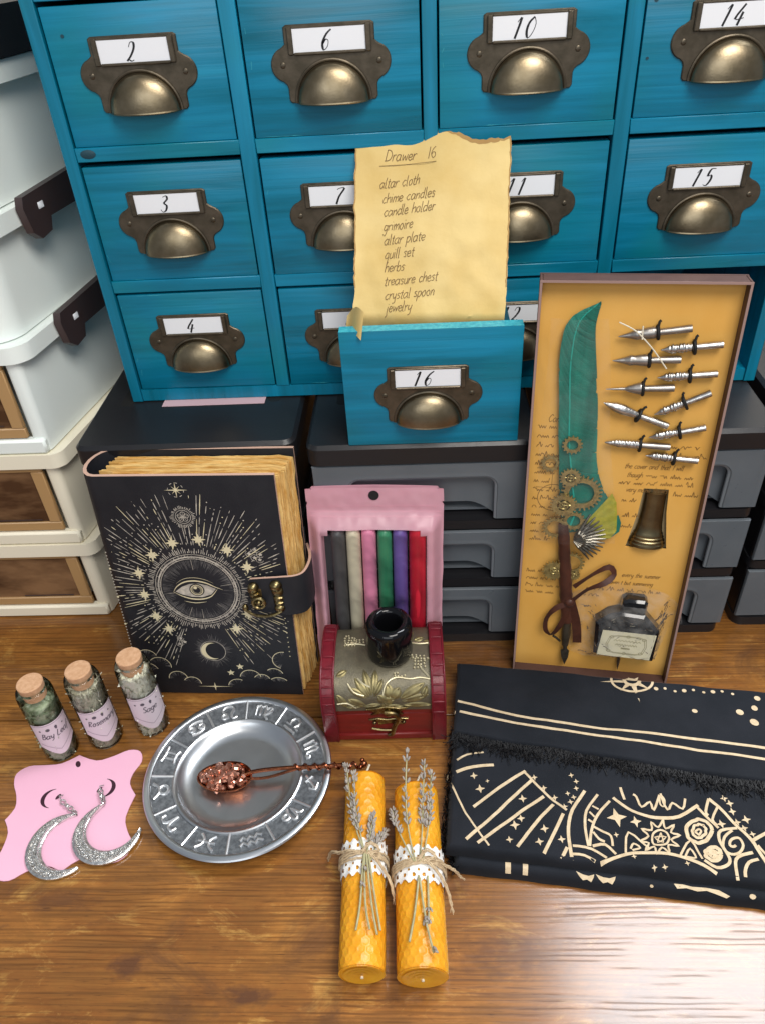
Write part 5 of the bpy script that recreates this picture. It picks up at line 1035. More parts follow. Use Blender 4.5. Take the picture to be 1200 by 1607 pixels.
    sprigs = {1: [([(.45, 12.6 - 6, 0), (-.35, 8.6, 0), (-.95, 11.2, 0), (-1.35, 14.3, .55)], 1), ([(.3, 6.6, 0), (-.1, 8.4, 0), (-.55, 10.6, 0), (-.75, 13.4, .3)], 1), ([(.2, 6.4, 0), (.55, 8.4, .1), (.75, 9.9, .25)], 1), ([(.5, 6.4, 0), (1.15, 8.2, .2), (1.55, 9.4, .45)], 1),
                  ([(.1, 7.0, 0), (-.05, 3.6, .1), (-.3, 1.95, .1)], 0), ([(.15, 7.0, .1), (.3, 3.6, .2), (.6, 2.0, .1)], 0), ([(.3, 7.0, .1), (.7, 3.6, .2), (1.05, 1.8, .05)], 0), ([(.45, 7.0, .05), (.95, 3.8, .1), (1.25, 2.1, .1)], 0), ([(.1, 6.4, .15), (.05, 5.5, .25), (-.05, 4.6, .2)], 2)],
              2: [([(-.2, 6.6, 0), (-.6, 8.8, 0), (-.75, 11.6, .2), (-.55, 14.9, .9)], 1), ([(.1, 6.6, 0), (.35, 8.8, .05), (.5, 11.2, .3), (.75, 14.0, .9)], 1), ([(.3, 6.6, 0), (.7, 8.6, .15), (1.0, 10.6, .4), (1.2, 13.2, .8)], 1), ([(-.3, 6.6, 0), (-1.1, 8.4, .15), (-1.6, 10.0, .3), (-1.75, 11.2, .6)], 1),
                  ([(0, 5.6, 0), (-.35, 3.2, .05), (-.75, 1.4, .1)], 0), ([(.05, 5.4, .05), (.35, 2.6, .1), (.75, .7, .15)], 3), ([(.6, 5.6, 0), (.55, 3.2, .05), (.5, 2.6, .05)], 3)]}[seed]
    for pth, kind in sprigs:
        P_ = smooth([(x, y, zt(min(abs(x), r)) + h_ + .02 if abs(x) < r * .99 else r + h_) for x, y, h_ in pth]); n_ = len(P_); m_ = MB(); m_.tube(P_, [.075 if kind in (0, 3) else .055] * n_, 6)
        so = m_.build('lavender_sprig', MT['lav_stem'], t)
        if kind:
            b_ = MB(); start = {1: .38, 2: .0, 3: .35}[kind]; i = int(n_ * start); tot = 9 if kind == 1 else 2
            for w_ in range(tot):
                f = start + (1 - start) * (w_ + .5) / tot if kind != 3 else (.45 if w_ == 0 else .93); x = f * (n_ - 1); i = min(int(x), n_ - 2); c_ = Vector(P_[i]).lerp(Vector(P_[i + 1]), x - i); d = (Vector(P_[i + 1]) - Vector(P_[i])).normalized()
                for k in range(rg.randint(4, 7)):
                    v = Vector((rg.uniform(-1, 1), rg.uniform(-.4, .4), rg.uniform(-.4, 1))).normalized(); ax_ = (d * 1.1 + v * .8).normalized(); M = Matrix.Translation(c_ + v * .12 + d * rg.uniform(-.1, .1)) @ ax_.to_track_quat('Z', 'Y').to_matrix().to_4x4(); s_ = rg.uniform(.8, 1.15)
                    b_.ball((0, 0, .16 * s_), .10 * s_, 6, M, sc=(.8, .8, 2.0))
            b_.build('lavender_bud', MT['lav_bud'], so, 60)['kind'] = 'stuff'
    return t
beeswax((-4.78, 20.55, 0.0), 1.52, 13.9, radians(1.6), 'left amber beeswax candle with lace band and stems spread below', 1)
beeswax((-.92, 20.35, 0.0), 1.66, 13.0, radians(1.5), 'right amber beeswax candle with lace band and crossed stems below', 2)
# ------------------------------------------------------------------ pink card with crescent earrings
def blob(pts, n=3):
    out = []
    k = len(pts)
    for i in range(k):
        p0, p1, p2, p3 = pts[i - 1], pts[i], pts[(i + 1) % k], pts[(i + 2) % k]
        s0 = p1[2] if len(p1) > 2 else 0; s1 = p2[2] if len(p2) > 2 else 0
        for j in range(n):
            t = j / n; m0 = [0 if s0 else (p2[d] - p0[d]) / 2 for d in (0, 1)]; m1 = [0 if s1 else (p3[d] - p1[d]) / 2 for d in (0, 1)]
            h00, h10, h01, h11 = 2 * t ** 3 - 3 * t ** 2 + 1, t ** 3 - 2 * t ** 2 + t, -2 * t ** 3 + 3 * t ** 2, t ** 3 - t ** 2
            out.append(tuple(h00 * p1[d] + h10 * m0[d] + h01 * p2[d] + h11 * m1[d] for d in (0, 1)))
    return out
CO = [(-29.65, 38.05, 1), (-30.9, 37.25), (-32.3, 37.1), (-33.6, 37.0), (-34.4, 36.3), (-34.2, 35.3), (-33.6, 34.3), (-33.25, 33.2), (-33.65, 32.15, 1), (-32.95, 31.1), (-32.85, 29.7), (-33.0, 28.4), (-32.4, 27.5), (-31.3, 27.35), (-30.3, 28.0), (-29.0, 28.5), (-27.6, 28.0, 1), (-26.6, 28.9), (-25.2, 29.1), (-23.9, 28.7), (-23.0, 29.3), (-22.9, 30.3), (-23.5, 31.2), (-24.0, 32.4), (-23.75, 34.3, 1), (-24.5, 35.3), (-24.5, 36.3), (-24.1, 37.4), (-24.5, 38.35), (-25.5, 38.5), (-26.7, 37.9), (-28.0, 37.5)]
cdx = thing('earring_card', 'scalloped pink earring card lying on the table', 'card', (-28.6, 33, 0)); m_ = MB(); m_.prism([(x + 28.6, y - 33) for x, y in blob(CO)], .11, .03, bev=.02); m_.build('card_sheet', MT['pinkcard'], cdx, 30)
pen = Pen(lambda u, v, h: (u + 28.6, v - 33, .112 + h), .004); pen.poly([(-29.45 + .22 * cos(a) - .1 * sin(a), 37.15 + .3 * sin(a)) for a in [2 * pi * i / 14 for i in range(14)]]); pen.build('card_hole', MT['slot'], cdx); pen = Pen(lambda u, v, h: (u + 28.6, v - 33, .112 + h), .004)
for cx_, cy_, a0, flip in ((-30.3, 34.0, 100, 1), (-26.7, 34.9, -80, 1)):
    q = [(cx_ + (.95 * cos(radians(a0 + 160 * i / 16))), cy_ + .85 * sin(radians(a0 + 160 * i / 16))) for i in range(17)]; pen.line(q, [.04 + .30 * max(0, sin(pi * i / 16)) ** 1.5 for i in range(17)])
pen.build('card_slot', MT['slot'], cdx)
pen = Pen(lambda u, v, h: (u + 28.6, v - 33, .112 + h), .004)
for u, v in ((-30.05, 34.15), (-26.85, 34.75)): pen.poly([(u + .16 * cos(a) + .1 * sin(a), v + .26 * sin(a)) for a in [2 * pi * i / 10 for i in range(10)]])
pen.build('card_pinhole', MT['slot'], cdx)
def earring(label, cx_, cy_, R_, a0, a1, hook, tilt, z0):
    t = thing('crescent_earring', label, 'earring', (cx_, cy_, z0), (0, 0, 0), 'pair of crescent moon earrings'); n_ = 60
    off = Vector((cos(radians(tilt)), sin(radians(tilt))))
    def cr(u): a = radians(a0 + (a1 - a0) * u); w_ = .05 + 1.12 * max(0, sin(pi * min(max(u * .98 + .01, 0), 1))) ** .75 * R_ / 2.6; return a, w_
    m_ = MB(); sec = []
    for i in range(n_ + 1):
        a, w_ = cr(i / n_); c_ = Vector((cos(a), sin(a)))
        ring = [(R_, 0), (R_, .16), (R_ - .10, .24), (R_ - w_ / 2, .20 + .06 * min(1, w_)), (R_ - w_ + .10 * min(1, w_), .24), (R_ - w_, .16), (R_ - w_, 0)]
        sec.append([(c_.x * q, c_.y * q, h) for q, h in ring])
    vs = [p for s_ in sec for p in s_]; fs = [(i * 7 + j, i * 7 + (j + 1) % 7, (i + 1) * 7 + (j + 1) % 7, (i + 1) * 7 + j) for i in range(n_) for j in range(7)]
    m_.add(vs, fs); m_.build('crescent', MT['silvermetal'], t, 50)
    f = MB(); rg = random.Random(int(cx_ * 10))
    for i in range(64):
        u = .04 + .92 * i / 63; a, w_ = cr(u); c_ = Vector((cos(a), sin(a))); k = max(1, int(w_ / .3))
        for j in range(k):
            q = R_ - .12 - (w_ - .24) * (j + .5) / k + rg.uniform(-.04, .04); f.ball((c_.x * q, c_.y * q, .27), rg.uniform(.08, .125), 6)
        if w_ > .7 and i % 4 == 0:
            q = R_ - w_ / 2; f.tube([(c_.x * q + .2 * cos(b_), c_.y * q + .2 * sin(b_), .29) for b_ in [2 * pi * s_ / 10 for s_ in range(10)]], .05, 5, closed=True)
    f.build('filigree', MT['silvermetal'], t)['kind'] = 'stuff'
    h = MB(); a, _ = cr(.005); e = Vector((cos(a) * R_, sin(a) * R_, .2)); p1 = Vector((hook[0] - cx_, hook[1] - cy_, .15)); 
    for k in range(4):
        c_ = e.lerp(p1, (k + .5) / 4.6); d = (p1 - e).normalized(); s_ = Vector((-d.y, d.x, 0)) if k % 2 else Vector((-d.y, d.x, 1)).normalized()
        h.tube([tuple(c_ + d * .26 * cos(b_) + s_ * .17 * sin(b_)) for b_ in [2 * pi * i / 12 for i in range(12)]], .06, 6, closed=True)
    h.ball(tuple(e.lerp(p1, .5)), .17, 8); h.tube([tuple(e.lerp(p1, .86)), tuple(p1 + Vector((0, .15, .12))), tuple(p1 + Vector((.25, .3, .0)))], .05, 6); h.build('hook_chain', MT['silvermetal'], t)
    return t
earring('silver filigree crescent earring on the card, the one nearer the card left edge', -28.25, 29.95, 2.62, 82, 318, (-29.85, 33.9), 0, .12)
earring('silver filigree crescent earring overlapping the card right edge', -24.95, 31.0, 2.62, 112, 366, (-26.75, 34.7), 0, .22)
# ------------------------------------------------------------------ herb bottles
def herb_bottle(x, y, r, h, yaw, label, herb, txt, fill, kind, seed):
    t = thing('herb_bottle', label, 'bottle', (x, y, 0), (0, 0, radians(yaw)), 'corked glass herb bottles'); rg = random.Random(seed)
    m_ = MB(); m_.lathe([(0, .05), (r * .7, .02), (r * .93, .10), (r, .45), (r, h * .83), (r * .985, h * .865), (r * .92, h * .91), (r * .80, h * .935), (r * .72, h * .935), (r * .70, h * .90)], 40); m_.build('glass', MT['glass'], t, 60)
    m_ = MB(); m_.lathe([(0, h * .82), (r * .62, h * .82), (r * .70, h * .935), (r * .72, h * .992), (r * .68, h), (0, h)], 32); m_.build('cork', MT['cork'], t, 40)
    f = MB(); nfl = 420
    for k in range(nfl):
        a = rg.uniform(0, 2 * pi); q = r * .84 * sqrt(rg.random() ** .25); z_ = .15 + (h * fill) * rg.random(); s_ = rg.uniform(.9, 1.7)
        M = Matrix.Translation((q * cos(a), q * sin(a), z_)) @ Euler((rg.uniform(0, 6), rg.uniform(0, 6), rg.uniform(0, 6))).to_matrix().to_4x4()
        if kind == 'needle': f.tube([(-.35 * s_, 0, 0), (0, .05, 0), (.35 * s_, 0, 0)], [.03, .06, .02], 4, M)
        else: f.add([(-.3 * s_, 0, .04), (0, .18 * s_, -.03), (.3 * s_, 0, .05), (0, -.18 * s_, -.02), (0, 0, .06)], [(0, 1, 4), (1, 2, 4), (2, 3, 4), (3, 0, 4)], M)
    f.lathe([(0, .15), (r * .80, .12), (r * .80, h * fill * .95), (0, h * fill)], 20); o = f.build('herb_filling', herb, t, 10, recalc=False); o['kind'] = 'stuff'
    zc0, zc1 = h * .13, h * .58; aw = radians(64)
    def lp(u, v, hh): a = -pi / 2 + u; return ((r + .03 + hh) * cos(a), (r + .03 + hh) * sin(a), v)
    def lb(a, b): u = aw * (2 * a - 1); low = zc0 + .55 * (1 - cos(pi * (2 * a - 1))) * .9; return lp(u, low + (zc1 - low) * b, 0)
    m_ = MB(); m_.grid(lb, 28, 8); lo = m_.build('label', MT['lilac'], t, 60, recalc=False)
    pen = Pen(lambda u, v, hh: lp(u / r, v, hh), .012, .15); zz = zc1
    for k, (u, s_) in enumerate(((-.95, .12), (-.35, .17), (.3, .13), (.9, .10))):
        if k == 1: pen.dot(u, zz - .7, s_, 10)
        elif k == 2: pen.poly([(u - .06, zz - .9), (u - .12, zz - .62), (u, zz - .45), (u + .12, zz - .62), (u + .06, zz - .9)])
        else: pen.poly([(u + s_ * cos(a) * (.55 if i % 2 else 1), zz - .72 + s_ * sin(a) * (.55 if i % 2 else 1)) for i, a in enumerate([2 * pi * q / 10 for q in range(10)])])
    n_ = len(txt) * .30; pen.text(txt, -n_ / 2 * .86, zz - 1.75, .36, .07, .05, .02)
    pen.build('label_writing', MT['lilac_ink'], lo)
    p2 = Pen(lambda u, v, hh: lp(u / r, v, hh), .01, .15); p2.line([(-1.5, zz - .15), (1.5, zz - .15)], .05); p2.line([(-1.35, zz - 2.35), (-.7, zz - 2.75), (0, zz - 3.3), (.7, zz - 2.75), (1.35, zz - 2.35)], .06); p2.line([(1.75, zz - .1), (1.75, zz - 2.4)], .05); p2.build('label_border', MT['lilac_line'], lo)
    return t
herb_bottle(-31.35, 38.75, 1.42, 8.7, 37, 'corked glass bottle labelled Bay Leaf with dark green flakes', MT['herb1'], 'Bay Leaf', .70, 'leaf', 1)
herb_bottle(-27.85, 39.9, 1.42, 8.8, 36, 'corked glass bottle labelled Rosemary between the other two', MT['herb2'], 'Rosemary', .78, 'needle', 2)
herb_bottle(-24.1, 41.2, 1.42, 8.8, 32, 'corked glass bottle labelled Sage with pale leaves beside the black book', MT['herb3'], 'Sage', .82, 'leaf', 3)
CLOTH_LINES= [([(1.3, 34.7), (2.3, 35.1), (3.6, 35.4), (4.8, 35.5)], 0.5), ([(1.2, 34.8), (1.3, 35.3), (1.7, 35.7), (2.8, 36.4), (4.1, 36.7)], 0.35), ([(1.3, 34.5), (2.4, 31.5), (3.9, 28.9)], 0.3), ([(3.0, 32.0), (4.9, 33.4), (7.2, 35.0)], 0.5), ([(2.3, 29.4), (4.8, 31.6), (7.6, 34.2)], 0.5), ([(3.1, 29.1), (5.7, 31.0), (8.3, 32.8)], 0.5), ([(5.9, 28.8), (7.2, 30.4), (8.9, 32.1)], 0.5), ([(7.7, 28.3), (9.5, 31.3)], 0.5), ([(8.9, 28.0), (9.4, 28.8)], 0.5), ([(7.1, 34.9), (8.5, 33.0), (9.8, 31.6)], 0.4), ([(11.4, 33.2), (10.2, 31.6), (9.7, 30.2), (9.6, 28.9), (9.6, 27.9)], 0.5), ([(12.3, 32.9), (11.2, 31.5), (10.9, 30.2), (10.9, 28.9)], 0.4), ([(13.1, 32.4), (11.9, 31.1), (11.3, 30.0), (11.0, 28.9)], 0.4), ([(11.7, 31.9), (12.1, 31.6)], 0.3), ([(11.4, 31.4), (11.7, 31.0)], 0.3), ([(11.2, 30.8), (11.5, 30.6)], 0.3), ([(11.5, 30.3), (12.1, 29.9), (12.6, 29.6), (12.6, 28.9)], 0.35), ([(11.4, 29.9), (11.7, 29.4), (12.1, 29.2)], 0.35), ([(9.8, 28.9), (11.1, 28.7), (12.0, 28.0)], 0.4), ([(9.6, 28.3), (10.5, 28.2), (11.4, 27.6)], 0.4), ([(11.2, 28.9), (12.1, 29.0), (12.7, 28.3)], 0.4), ([(13.4, 32.7), (14.2, 31.8), (15.3, 31.2), (16.5, 31.0), (17.8, 31.1), (19.4, 32.0)], 0.5), ([(14.1, 33.5), (14.2, 32.5)], 0.4), ([(14.9, 32.9), (15.1, 32.7), (15.3, 31.9), (16.0, 32.3), (16.1, 31.6), (16.8, 32.8)], 0.35), ([(16.9, 32.9), (17.1, 31.6), (17.6, 32.2), (18.2, 31.7), (18.6, 32.5)], 0.35), ([(16.8, 32.7), (16.7, 32.1), (16.9, 31.9), (17.1, 32.4), (16.9, 32.8)], 0.25), ([(16.6, 30.9), (16.6, 30.2), (17.3, 30.5), (16.9, 29.9), (17.5, 29.7), (16.8, 29.4), (17.2, 28.9), (16.5, 29.0), (16.4, 28.4), (16.0, 28.8), (15.5, 28.3), (15.5, 28.9), (14.8, 28.6), (15.2, 29.2), (14.6, 29.3), (15.3, 29.7), (14.9, 30.2), (15.6, 30.1), (15.7, 30.7), (16.1, 30.3), (16.6, 30.9)], 0.3), ([(16.7, 29.5), (16.4, 29.1), (15.9, 29.0), (15.5, 29.1), (15.5, 29.5), (15.7, 29.9), (16.2, 30.1), (16.6, 29.9), (16.7, 29.5)], 0.3), ([(16.2, 29.9), (16.2, 29.2), (15.7, 29.6), (16.5, 29.6), (15.8, 29.2), (16.2, 29.9)], 0.2), ([(13.4, 28.4), (13.9, 29.9), (15.1, 28.8)], 0.32), ([(13.8, 28.7), (14.1, 29.1), (14.5, 28.8), (13.9, 28.6)], 0.3), ([(17.1, 28.2), (18.1, 29.3), (18.5, 27.9)], 0.32), ([(17.4, 28.1), (17.9, 28.7), (18.1, 28.0), (17.5, 28.1)], 0.3), ([(19.8, 30.0), (19.6, 29.7), (19.4, 29.5), (19.2, 29.3), (18.9, 29.2), (18.6, 29.1), (18.4, 29.2), (18.2, 29.3), (18.0, 29.5), (18.0, 29.7), (18.0, 30.0), (18.1, 30.3), (18.3, 30.5), (18.6, 30.7), (18.9, 30.8), (19.1, 30.9), (19.4, 30.8), (19.6, 30.7), (19.7, 30.5), (19.8, 30.3), (19.8, 30.0)], 0.55), ([(19.3, 30.0), (19.3, 29.8), (19.2, 29.7), (19.0, 29.6), (18.9, 29.5), (18.8, 29.5), (18.6, 29.5), (18.5, 29.6), (18.4, 29.7), (18.4, 29.8), (18.4, 30.0), (18.5, 30.1), (18.6, 30.3), (18.7, 30.4), (18.9, 30.4), (19.0, 30.5), (19.2, 30.4), (19.3, 30.4), (19.3, 30.3), (19.4, 30.1), (19.3, 30.0)], 0.4), ([(19.0, 29.9), (18.9, 29.8), (18.8, 29.7), (18.7, 29.8), (18.6, 29.9), (18.7, 30.0), (18.9, 30.1), (19.0, 30.0), (19.0, 29.9)], 0.3), ([(19.9, 28.3), (19.8, 28.1), (19.7, 28.0), (19.6, 27.9), (19.4, 27.8), (19.2, 27.8), (19.1, 27.8), (19.0, 27.9), (18.9, 28.0), (18.8, 28.1), (18.9, 28.3), (18.9, 28.5), (19.1, 28.6), (19.2, 28.7), (19.4, 28.8), (19.5, 28.8), (19.7, 28.8), (19.8, 28.7), (19.9, 28.6), (19.9, 28.5), (19.9, 28.3)], 0.6), ([(19.6, 28.3), (19.5, 28.2), (19.3, 28.1), (19.2, 28.2), (19.2, 28.3), (19.3, 28.4), (19.4, 28.5), (19.6, 28.4), (19.6, 28.3)], 0.7), ([(18.6, 27.8), (19.3, 27.3), (20.1, 27.5), (20.4, 28.0), (20.2, 28.8), (20.1, 29.4), (20.4, 30.0), (21.6, 30.2)], 0.45), ([(20.3, 32.5), (21.1, 31.4), (21.7, 30.3), (22.4, 29.0), (22.8, 27.2), (23.2, 25.9)], 0.5), ([(21.1, 28.9), (20.9, 28.8), (20.7, 28.9), (20.8, 29.2), (21.1, 29.4), (21.5, 29.4), (21.6, 28.9), (21.2, 28.4), (20.6, 28.3), (20.2, 28.7), (20.5, 29.5), (21.2, 30.0)], 0.38), ([(22.1, 28.4), (21.0, 28.1), (20.6, 27.4), (20.5, 26.2)], 0.45), ([(22.3, 27.9), (21.6, 27.7), (21.1, 27.0), (21.0, 26.1)], 0.45), ([(11.4, 27.6), (12.0, 27.8), (13.5, 28.3), (14.9, 28.4), (16.3, 28.3), (17.6, 27.9), (18.8, 27.2), (19.8, 26.3)], 0.5), ([(19.3, 31.8), (20.3, 30.2)], 0.42), ([(20.3, 32.5), (19.8, 31.5), (19.9, 31.2)], 0.4), ([(20.8, 31.9), (20.1, 30.9), (20.3, 30.4)], 0.35), ([(22.3, 29.2), (23.9, 30.0)], 0.5), ([(22.6, 28.9), (23.4, 27.2)], 0.35), ([(24.0, 28.7), (25.4, 29.6), (27.3, 30.0)], 0.5), ([(22.6, 26.0), (23.8, 27.4), (25.5, 27.8), (26.7, 27.6)], 0.5), ([(24.6, 30.5), (26.3, 31.0), (27.7, 30.6)], 0.45), ([(26.4, 28.7), (26.3, 28.5), (26.1, 28.3), (25.9, 28.1), (25.6, 28.0), (25.4, 27.9), (25.2, 28.0), (25.0, 28.1), (24.9, 28.3), (24.9, 28.5), (24.9, 28.7), (25.1, 29.0), (25.3, 29.2), (25.5, 29.4), (25.7, 29.5), (26.0, 29.5), (26.2, 29.5), (26.4, 29.4), (26.5, 29.2), (26.5, 29.0), (26.4, 28.7)], 0.4)]
CLOTH_STARS= [((3.2, 34.6), 0.3), ((3.6, 33.5), 0.38), ((4.2, 34.1), 0.16), ((6.7, 32.6), 0.33), ((6.4, 31.0), 0.3), ((5.9, 30.5), 0.38), ((8.0, 30.2), 0.33), ((7.5, 29.2), 0.33), ((5.4, 29.4), 0.28), ((9.1, 29.4), 0.3), ((7.8, 34.4), 0.25), ((8.4, 33.5), 0.25), ((9.1, 32.7), 0.25), ((9.7, 31.9), 0.25), ((10.2, 32.3), 0.25), ((10.5, 32.7), 0.22), ((10.8, 33.4), 0.22), ((10.1, 33.0), 0.2), ((10.9, 34.0), 0.22), ((10.6, 34.5), 0.22), ((13.3, 31.0), 0.75), ((14.6, 30.7), 0.42), ((13.0, 29.7), 0.2), ((21.7, 31.5), 0.3), ((22.5, 30.9), 0.35), ((21.7, 32.1), 0.3), ((21.4, 32.5), 0.3), ((21.8, 30.7), 0.3), ((22.1, 30.2), 0.3), ((22.5, 29.7), 0.25), ((20.6, 30.5), 0.35), ((13.9, 28.1), 0.2), ((17.4, 27.6), 0.2), ((15.1, 27.3), 0.2), ((15.8, 27.3), 0.22)]
FLAP_LINES= [([(2.3, 41.4), (7.0, 39.9), (11.4, 38.9), (17.3, 38.0), (21.8, 37.3), (25.7, 36.5), (31.5, 35.5), (35.2, 34.9)], 0.32), ([(2.0, 40.4), (7.0, 39.1), (11.2, 38.2), (17.1, 37.1), (21.5, 36.3), (25.4, 35.5), (31.0, 34.4), (34.7, 33.8)], 0.32)]
FLAP_DOTS= [((21.4, 40.1), 0.22), ((24.9, 39.9), 0.3), ((26.2, 40.3), 0.25), ((26.7, 41.2), 0.25), ((25.7, 38.9), 0.35)]
#sun [(17.1, 42.5), (18.8, 42.4), (16.9, 41.6), (17.1, 40.3)]
#front [[(5.1, 28.9), (5.2, 27.7)], [(6.2, 28.8), (6.3, 27.6)], [(9.7, 28.1), (12.2, 27.2)], [(16.2, 27.1), (19.6, 26.4)]]
# ------------------------------------------------------------------ folded printed cloth
def quad(q, a, b): p = Vector(q[0]).lerp(Vector(q[1]), a); s_ = Vector(q[3]).lerp(Vector(q[2]), a); return p.lerp(s_, b)
def unquad(q, x, y):
    a = b = .5
    for _ in range(12):
        p = quad(q, a, b); da = (quad(q, a + 1e-3, b) - p) / 1e-3; db = (quad(q, a, b + 1e-3) - p) / 1e-3; d = Vector((x, y)) - p; det = da.x * db.y - da.y * db.x
        a += (d.x * db.y - d.y * db.x) / det; b += (da.x * d.y - da.y * d.x) / det
    return a, b
class Slab:
    def __init__(s, q, z0, z1, r, seed, wr=.10): s.q, s.z0, s.z1, s.r, s.seed, s.wr = q, z0, z1, r, seed, wr; s.W = (Vector(q[1]) - Vector(q[0])).length; s.D = (Vector(q[3]) - Vector(q[0])).length
    def z(s, a, b):
        d = min(a, 1 - a, 99) * s.W; e = min(b, 1 - b) * s.D; f = lambda t: sqrt(max(0, 1 - (1 - min(1, max(0, t) / s.r)) ** 2)); p = quad(s.q, min(1, max(0, a)), min(1, max(0, b)))
        n_ = noise.noise(Vector((p.x * .22, p.y * .5, s.seed))) * s.wr + noise.noise(Vector((p.x * .7, p.y * 1.1, s.seed + 5))) * s.wr * .35
        return s.z0 + (s.z1 - s.z0 + n_) * min(f(d), f(e))
    def pt(s, a, b): p = quad(s.q, a, b); w_ = .15 * noise.noise(Vector((p.x * .4, p.y * .4, s.seed + 9))); return (p.x + w_, p.y + w_ * .6, s.z(a, b))
    def xy(s, x, y, h): a, b = unquad(s.q, x, y); return (x, y, s.z(a, b) + h)
    def mesh(s, mb, nu, nv):
        def ease(t): return .5 - .5 * cos(pi * t)
        def e2(t):   # crowd the grid near the edges so the fold is round
            k = .06
            if t < .25: return k * (t / .25) ** 2
            if t > .75: return 1 - k * ((1 - t) / .25) ** 2
            return k + (1 - 2 * k) * (t - .25) / .5
        mb.grid(lambda a, b: s.pt(e2(a), e2(b)), nu, nv)
clo = thing('altar_cloth', 'folded black altar cloth with beige celestial print and fringe', 'cloth', (0, 0, 0))
low = Slab([(1.3, 27.95), (40, 23.1), (42, 39.5), (2.9, 45.3)], .02, 1.12, .55, 1, .06); mid = Slab([(.7, 28.75), (40, 23.9), (42, 40.0), (2.6, 45.6)], .95, 1.95, .5, 2, .24); top = Slab([(1.75, 38.35), (40, 30.4), (43, 39.8), (2.5, 45.75)], 1.80, 2.36, .28, 3, .15)
for nm, s_, nu, nv in (('lower_fold', low, 120, 50), ('middle_fold', mid, 150, 70), ('top_flap', top, 150, 60)): m_ = MB(); s_.mesh(m_, nu, nv); m_.build(nm, MT['cloth'], clo, 75)
pen = Pen(mid.xy, .025, .35); rgp = random.Random(2)
def clipped(pts, q, w_, lo=.012, hi=.985):
    run = []; P_ = smooth(pts); R_ = []
    for a, b in zip(P_, P_[1:]):
        n_ = max(1, int(math.dist(a, b) / .25)); R_ += [(a[0] + (b[0] - a[0]) * i / n_, a[1] + (b[1] - a[1]) * i / n_) for i in range(n_)]
    for p in R_ + [P_[-1]] + [None]:
        if p is not None and lo < unquad(q, *p)[1] < hi: run.append(p)
        else:
            if len(run) > 1: pen.line(run, w_)
            run = []
for pts, w_ in CLOTH_LINES: clipped(pts, mid.q, w_ * .47)
for (u, v), r_ in CLOTH_STARS: pen.star(u, v, r_, 4, .38, pi / 2 + .1)
pen.build('sun_moon_print', MT['clothprint'], clo)
pen = Pen(top.xy, .025, .35)
for pts, w_ in FLAP_LINES: pen.line(smooth(pts), w_ * .72)
for (u, v), r_ in FLAP_DOTS: pen.dot(u, v, r_, 10)
sx_, sy_ = 17.1, 43.35; q = [(sx_ + 1.7 * cos(a), sy_ + 1.2 * sin(a)) for a in [2 * pi * i / 40 for i in range(41)]]; clipped(q, top.q, .2, .01, .992)
for k in range(8):
    a = 2 * pi * k / 8 - pi / 2 + .05; L_ = 2.7 if k % 2 == 0 else 1.75; c_, s2 = cos(a), sin(a) * .85
    if s2 > .1: L_ = min(L_, .75 / s2 if s2 > 0 else L_)
    pen.poly([(sx_ + L_ * c_, sy_ + L_ * s2), (sx_ + .55 * cos(a + .42), sy_ + .5 * sin(a + .42)), (sx_ + .55 * cos(a - .42), sy_ + .5 * sin(a - .42))])
pen.circle(sx_, sy_, .62, .3, 20, .5)
for k in range(9): pen.dot(18.9 + k * .75, 42.45 - k * .08 + .12 * sin(k * 2.1), .13 + .06 * (k % 3 == 0), 8)
pen.build('flap_print', MT['clothprint'], clo)
pen = Pen(lambda u, v, h: (u, low.q[0][1] + (u - low.q[0][0]) * ((low.q[1][1] - low.q[0][1]) / (low.q[1][0] - low.q[0][0])) + .10 - .0 + v * .14 - h * .8, .02), .02)
def lowf(u, v, h):   # on the rounded front of the lower fold, v = 0 (table) .. 1 (up over the edge)
    a, b = unquad(low.q, u, low.q[0][1] + (low.q[1][1] - low.q[0][1]) * (u - low.q[0][0]) / (low.q[1][0] - low.q[0][0])); e = .03 + .62 * v; p = low.pt(a, e / low.D); return (p[0], p[1] - h * .8, p[2] + h * .7)
pen = Pen(lowf, .03, .2)
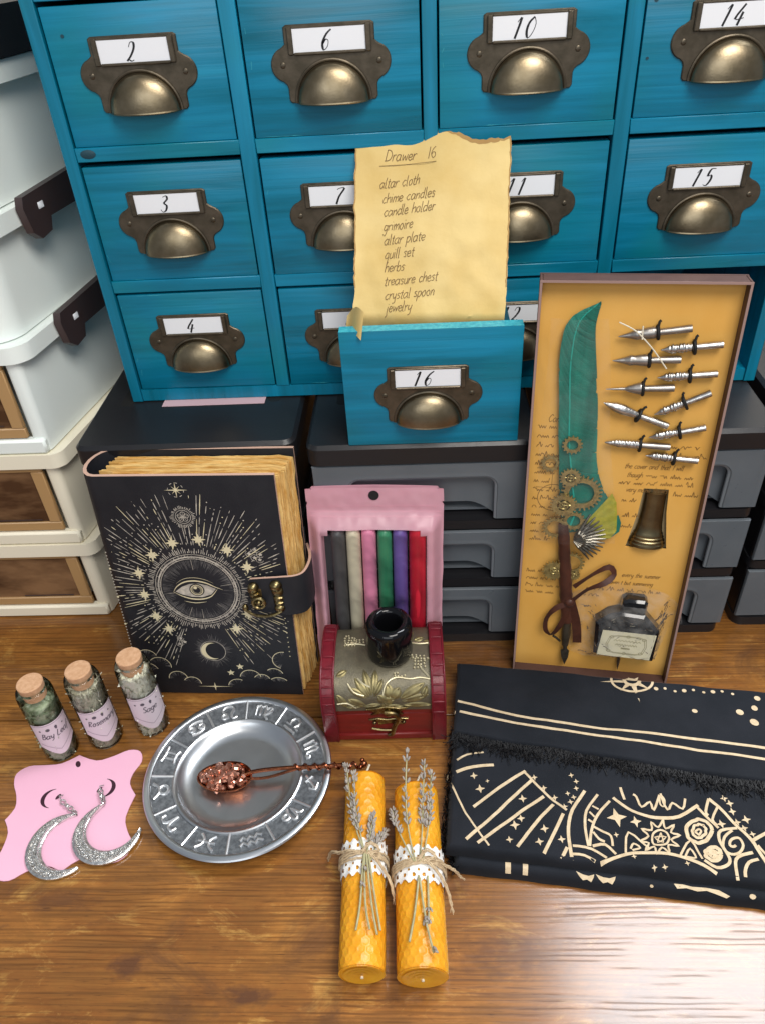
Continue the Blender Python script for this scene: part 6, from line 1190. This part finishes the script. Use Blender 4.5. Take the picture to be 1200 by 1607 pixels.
for u in (5.15, 6.3): pen.line([(u, .12), (u, .5), (u, 1.1)], .36)
for u0 in (9.8, 11.2): pen.poly([(u0, 1.0), (u0 + .25, .5), (u0 + .5, .28), (u0 + .8, .38), (u0 + 1.1, .25), (u0 + 1.25, .6), (u0 + 1.3, .95), (u0 + .9, .7), (u0 + .5, .75)])
pen.poly([(16.3, .9), (16.5, .45), (17.1, .6), (17.8, .42), (18.4, .55), (19.1, .35), (19.7, .2), (19.9, .35), (19.2, .75), (18.4, .85), (17.5, .8), (16.9, .95)]); pen.dot(21.3, .5, .22, 8); pen.dot(14.8, .4, .12, 8); pen.line([(24, .3), (25, .6), (26.5, .5), (27.5, .8)], .3)
pen.build('edge_print', MT['clothprint'], clo)
fr = MB(); rgf = random.Random(6)
def thread(p, d, L_, sl, w0=.035):
    n_ = 5; P_ = []; x, y = p; ang = d
    for i in range(n_):
        hgt = sl(x, y); P_.append((x, y, hgt + rgf.uniform(.02, .16) + .06 * sin(i * 2.1))); x += cos(ang) * L_ / n_; y += sin(ang) * L_ / n_; ang += rgf.uniform(-.55, .55)
    fr.tube(P_, w0, 4)
mz = lambda x, y: mid.xy(x, y, 0)[2]
for k in range(1500):
    u = k / 1500; p = quad(top.q, u, .015 + rgf.random() * .03); thread((p.x, p.y + rgf.uniform(-.1, .2)), -1.75 + rgf.uniform(-.6, .6), rgf.uniform(.8, 2.1) * (1 + .7 * abs(noise.noise(Vector((u * 30, 0, 0))))), lambda x, y: max(mz(x, y), 1.9 + max(0, (y - p.y) * .4)), rgf.uniform(.02, .04))
for k in range(170): t_ = rgf.random(); p = quad(mid.q, .002, t_ * .62); thread((p.x + .1, p.y), pi + rgf.uniform(-.9, .7), rgf.uniform(.3, .8), lambda x, y: rgf.uniform(.5, 1.7))
for k in range(120): p = quad(low.q, .0, rgf.random() * .12); thread((p.x + .2, p.y), pi + .9 + rgf.uniform(-.9, .7), rgf.uniform(.3, .9), lambda x, y: rgf.uniform(.1, .7))
o = fr.build('fringe', MT['fringe'], clo); o['kind'] = 'stuff'
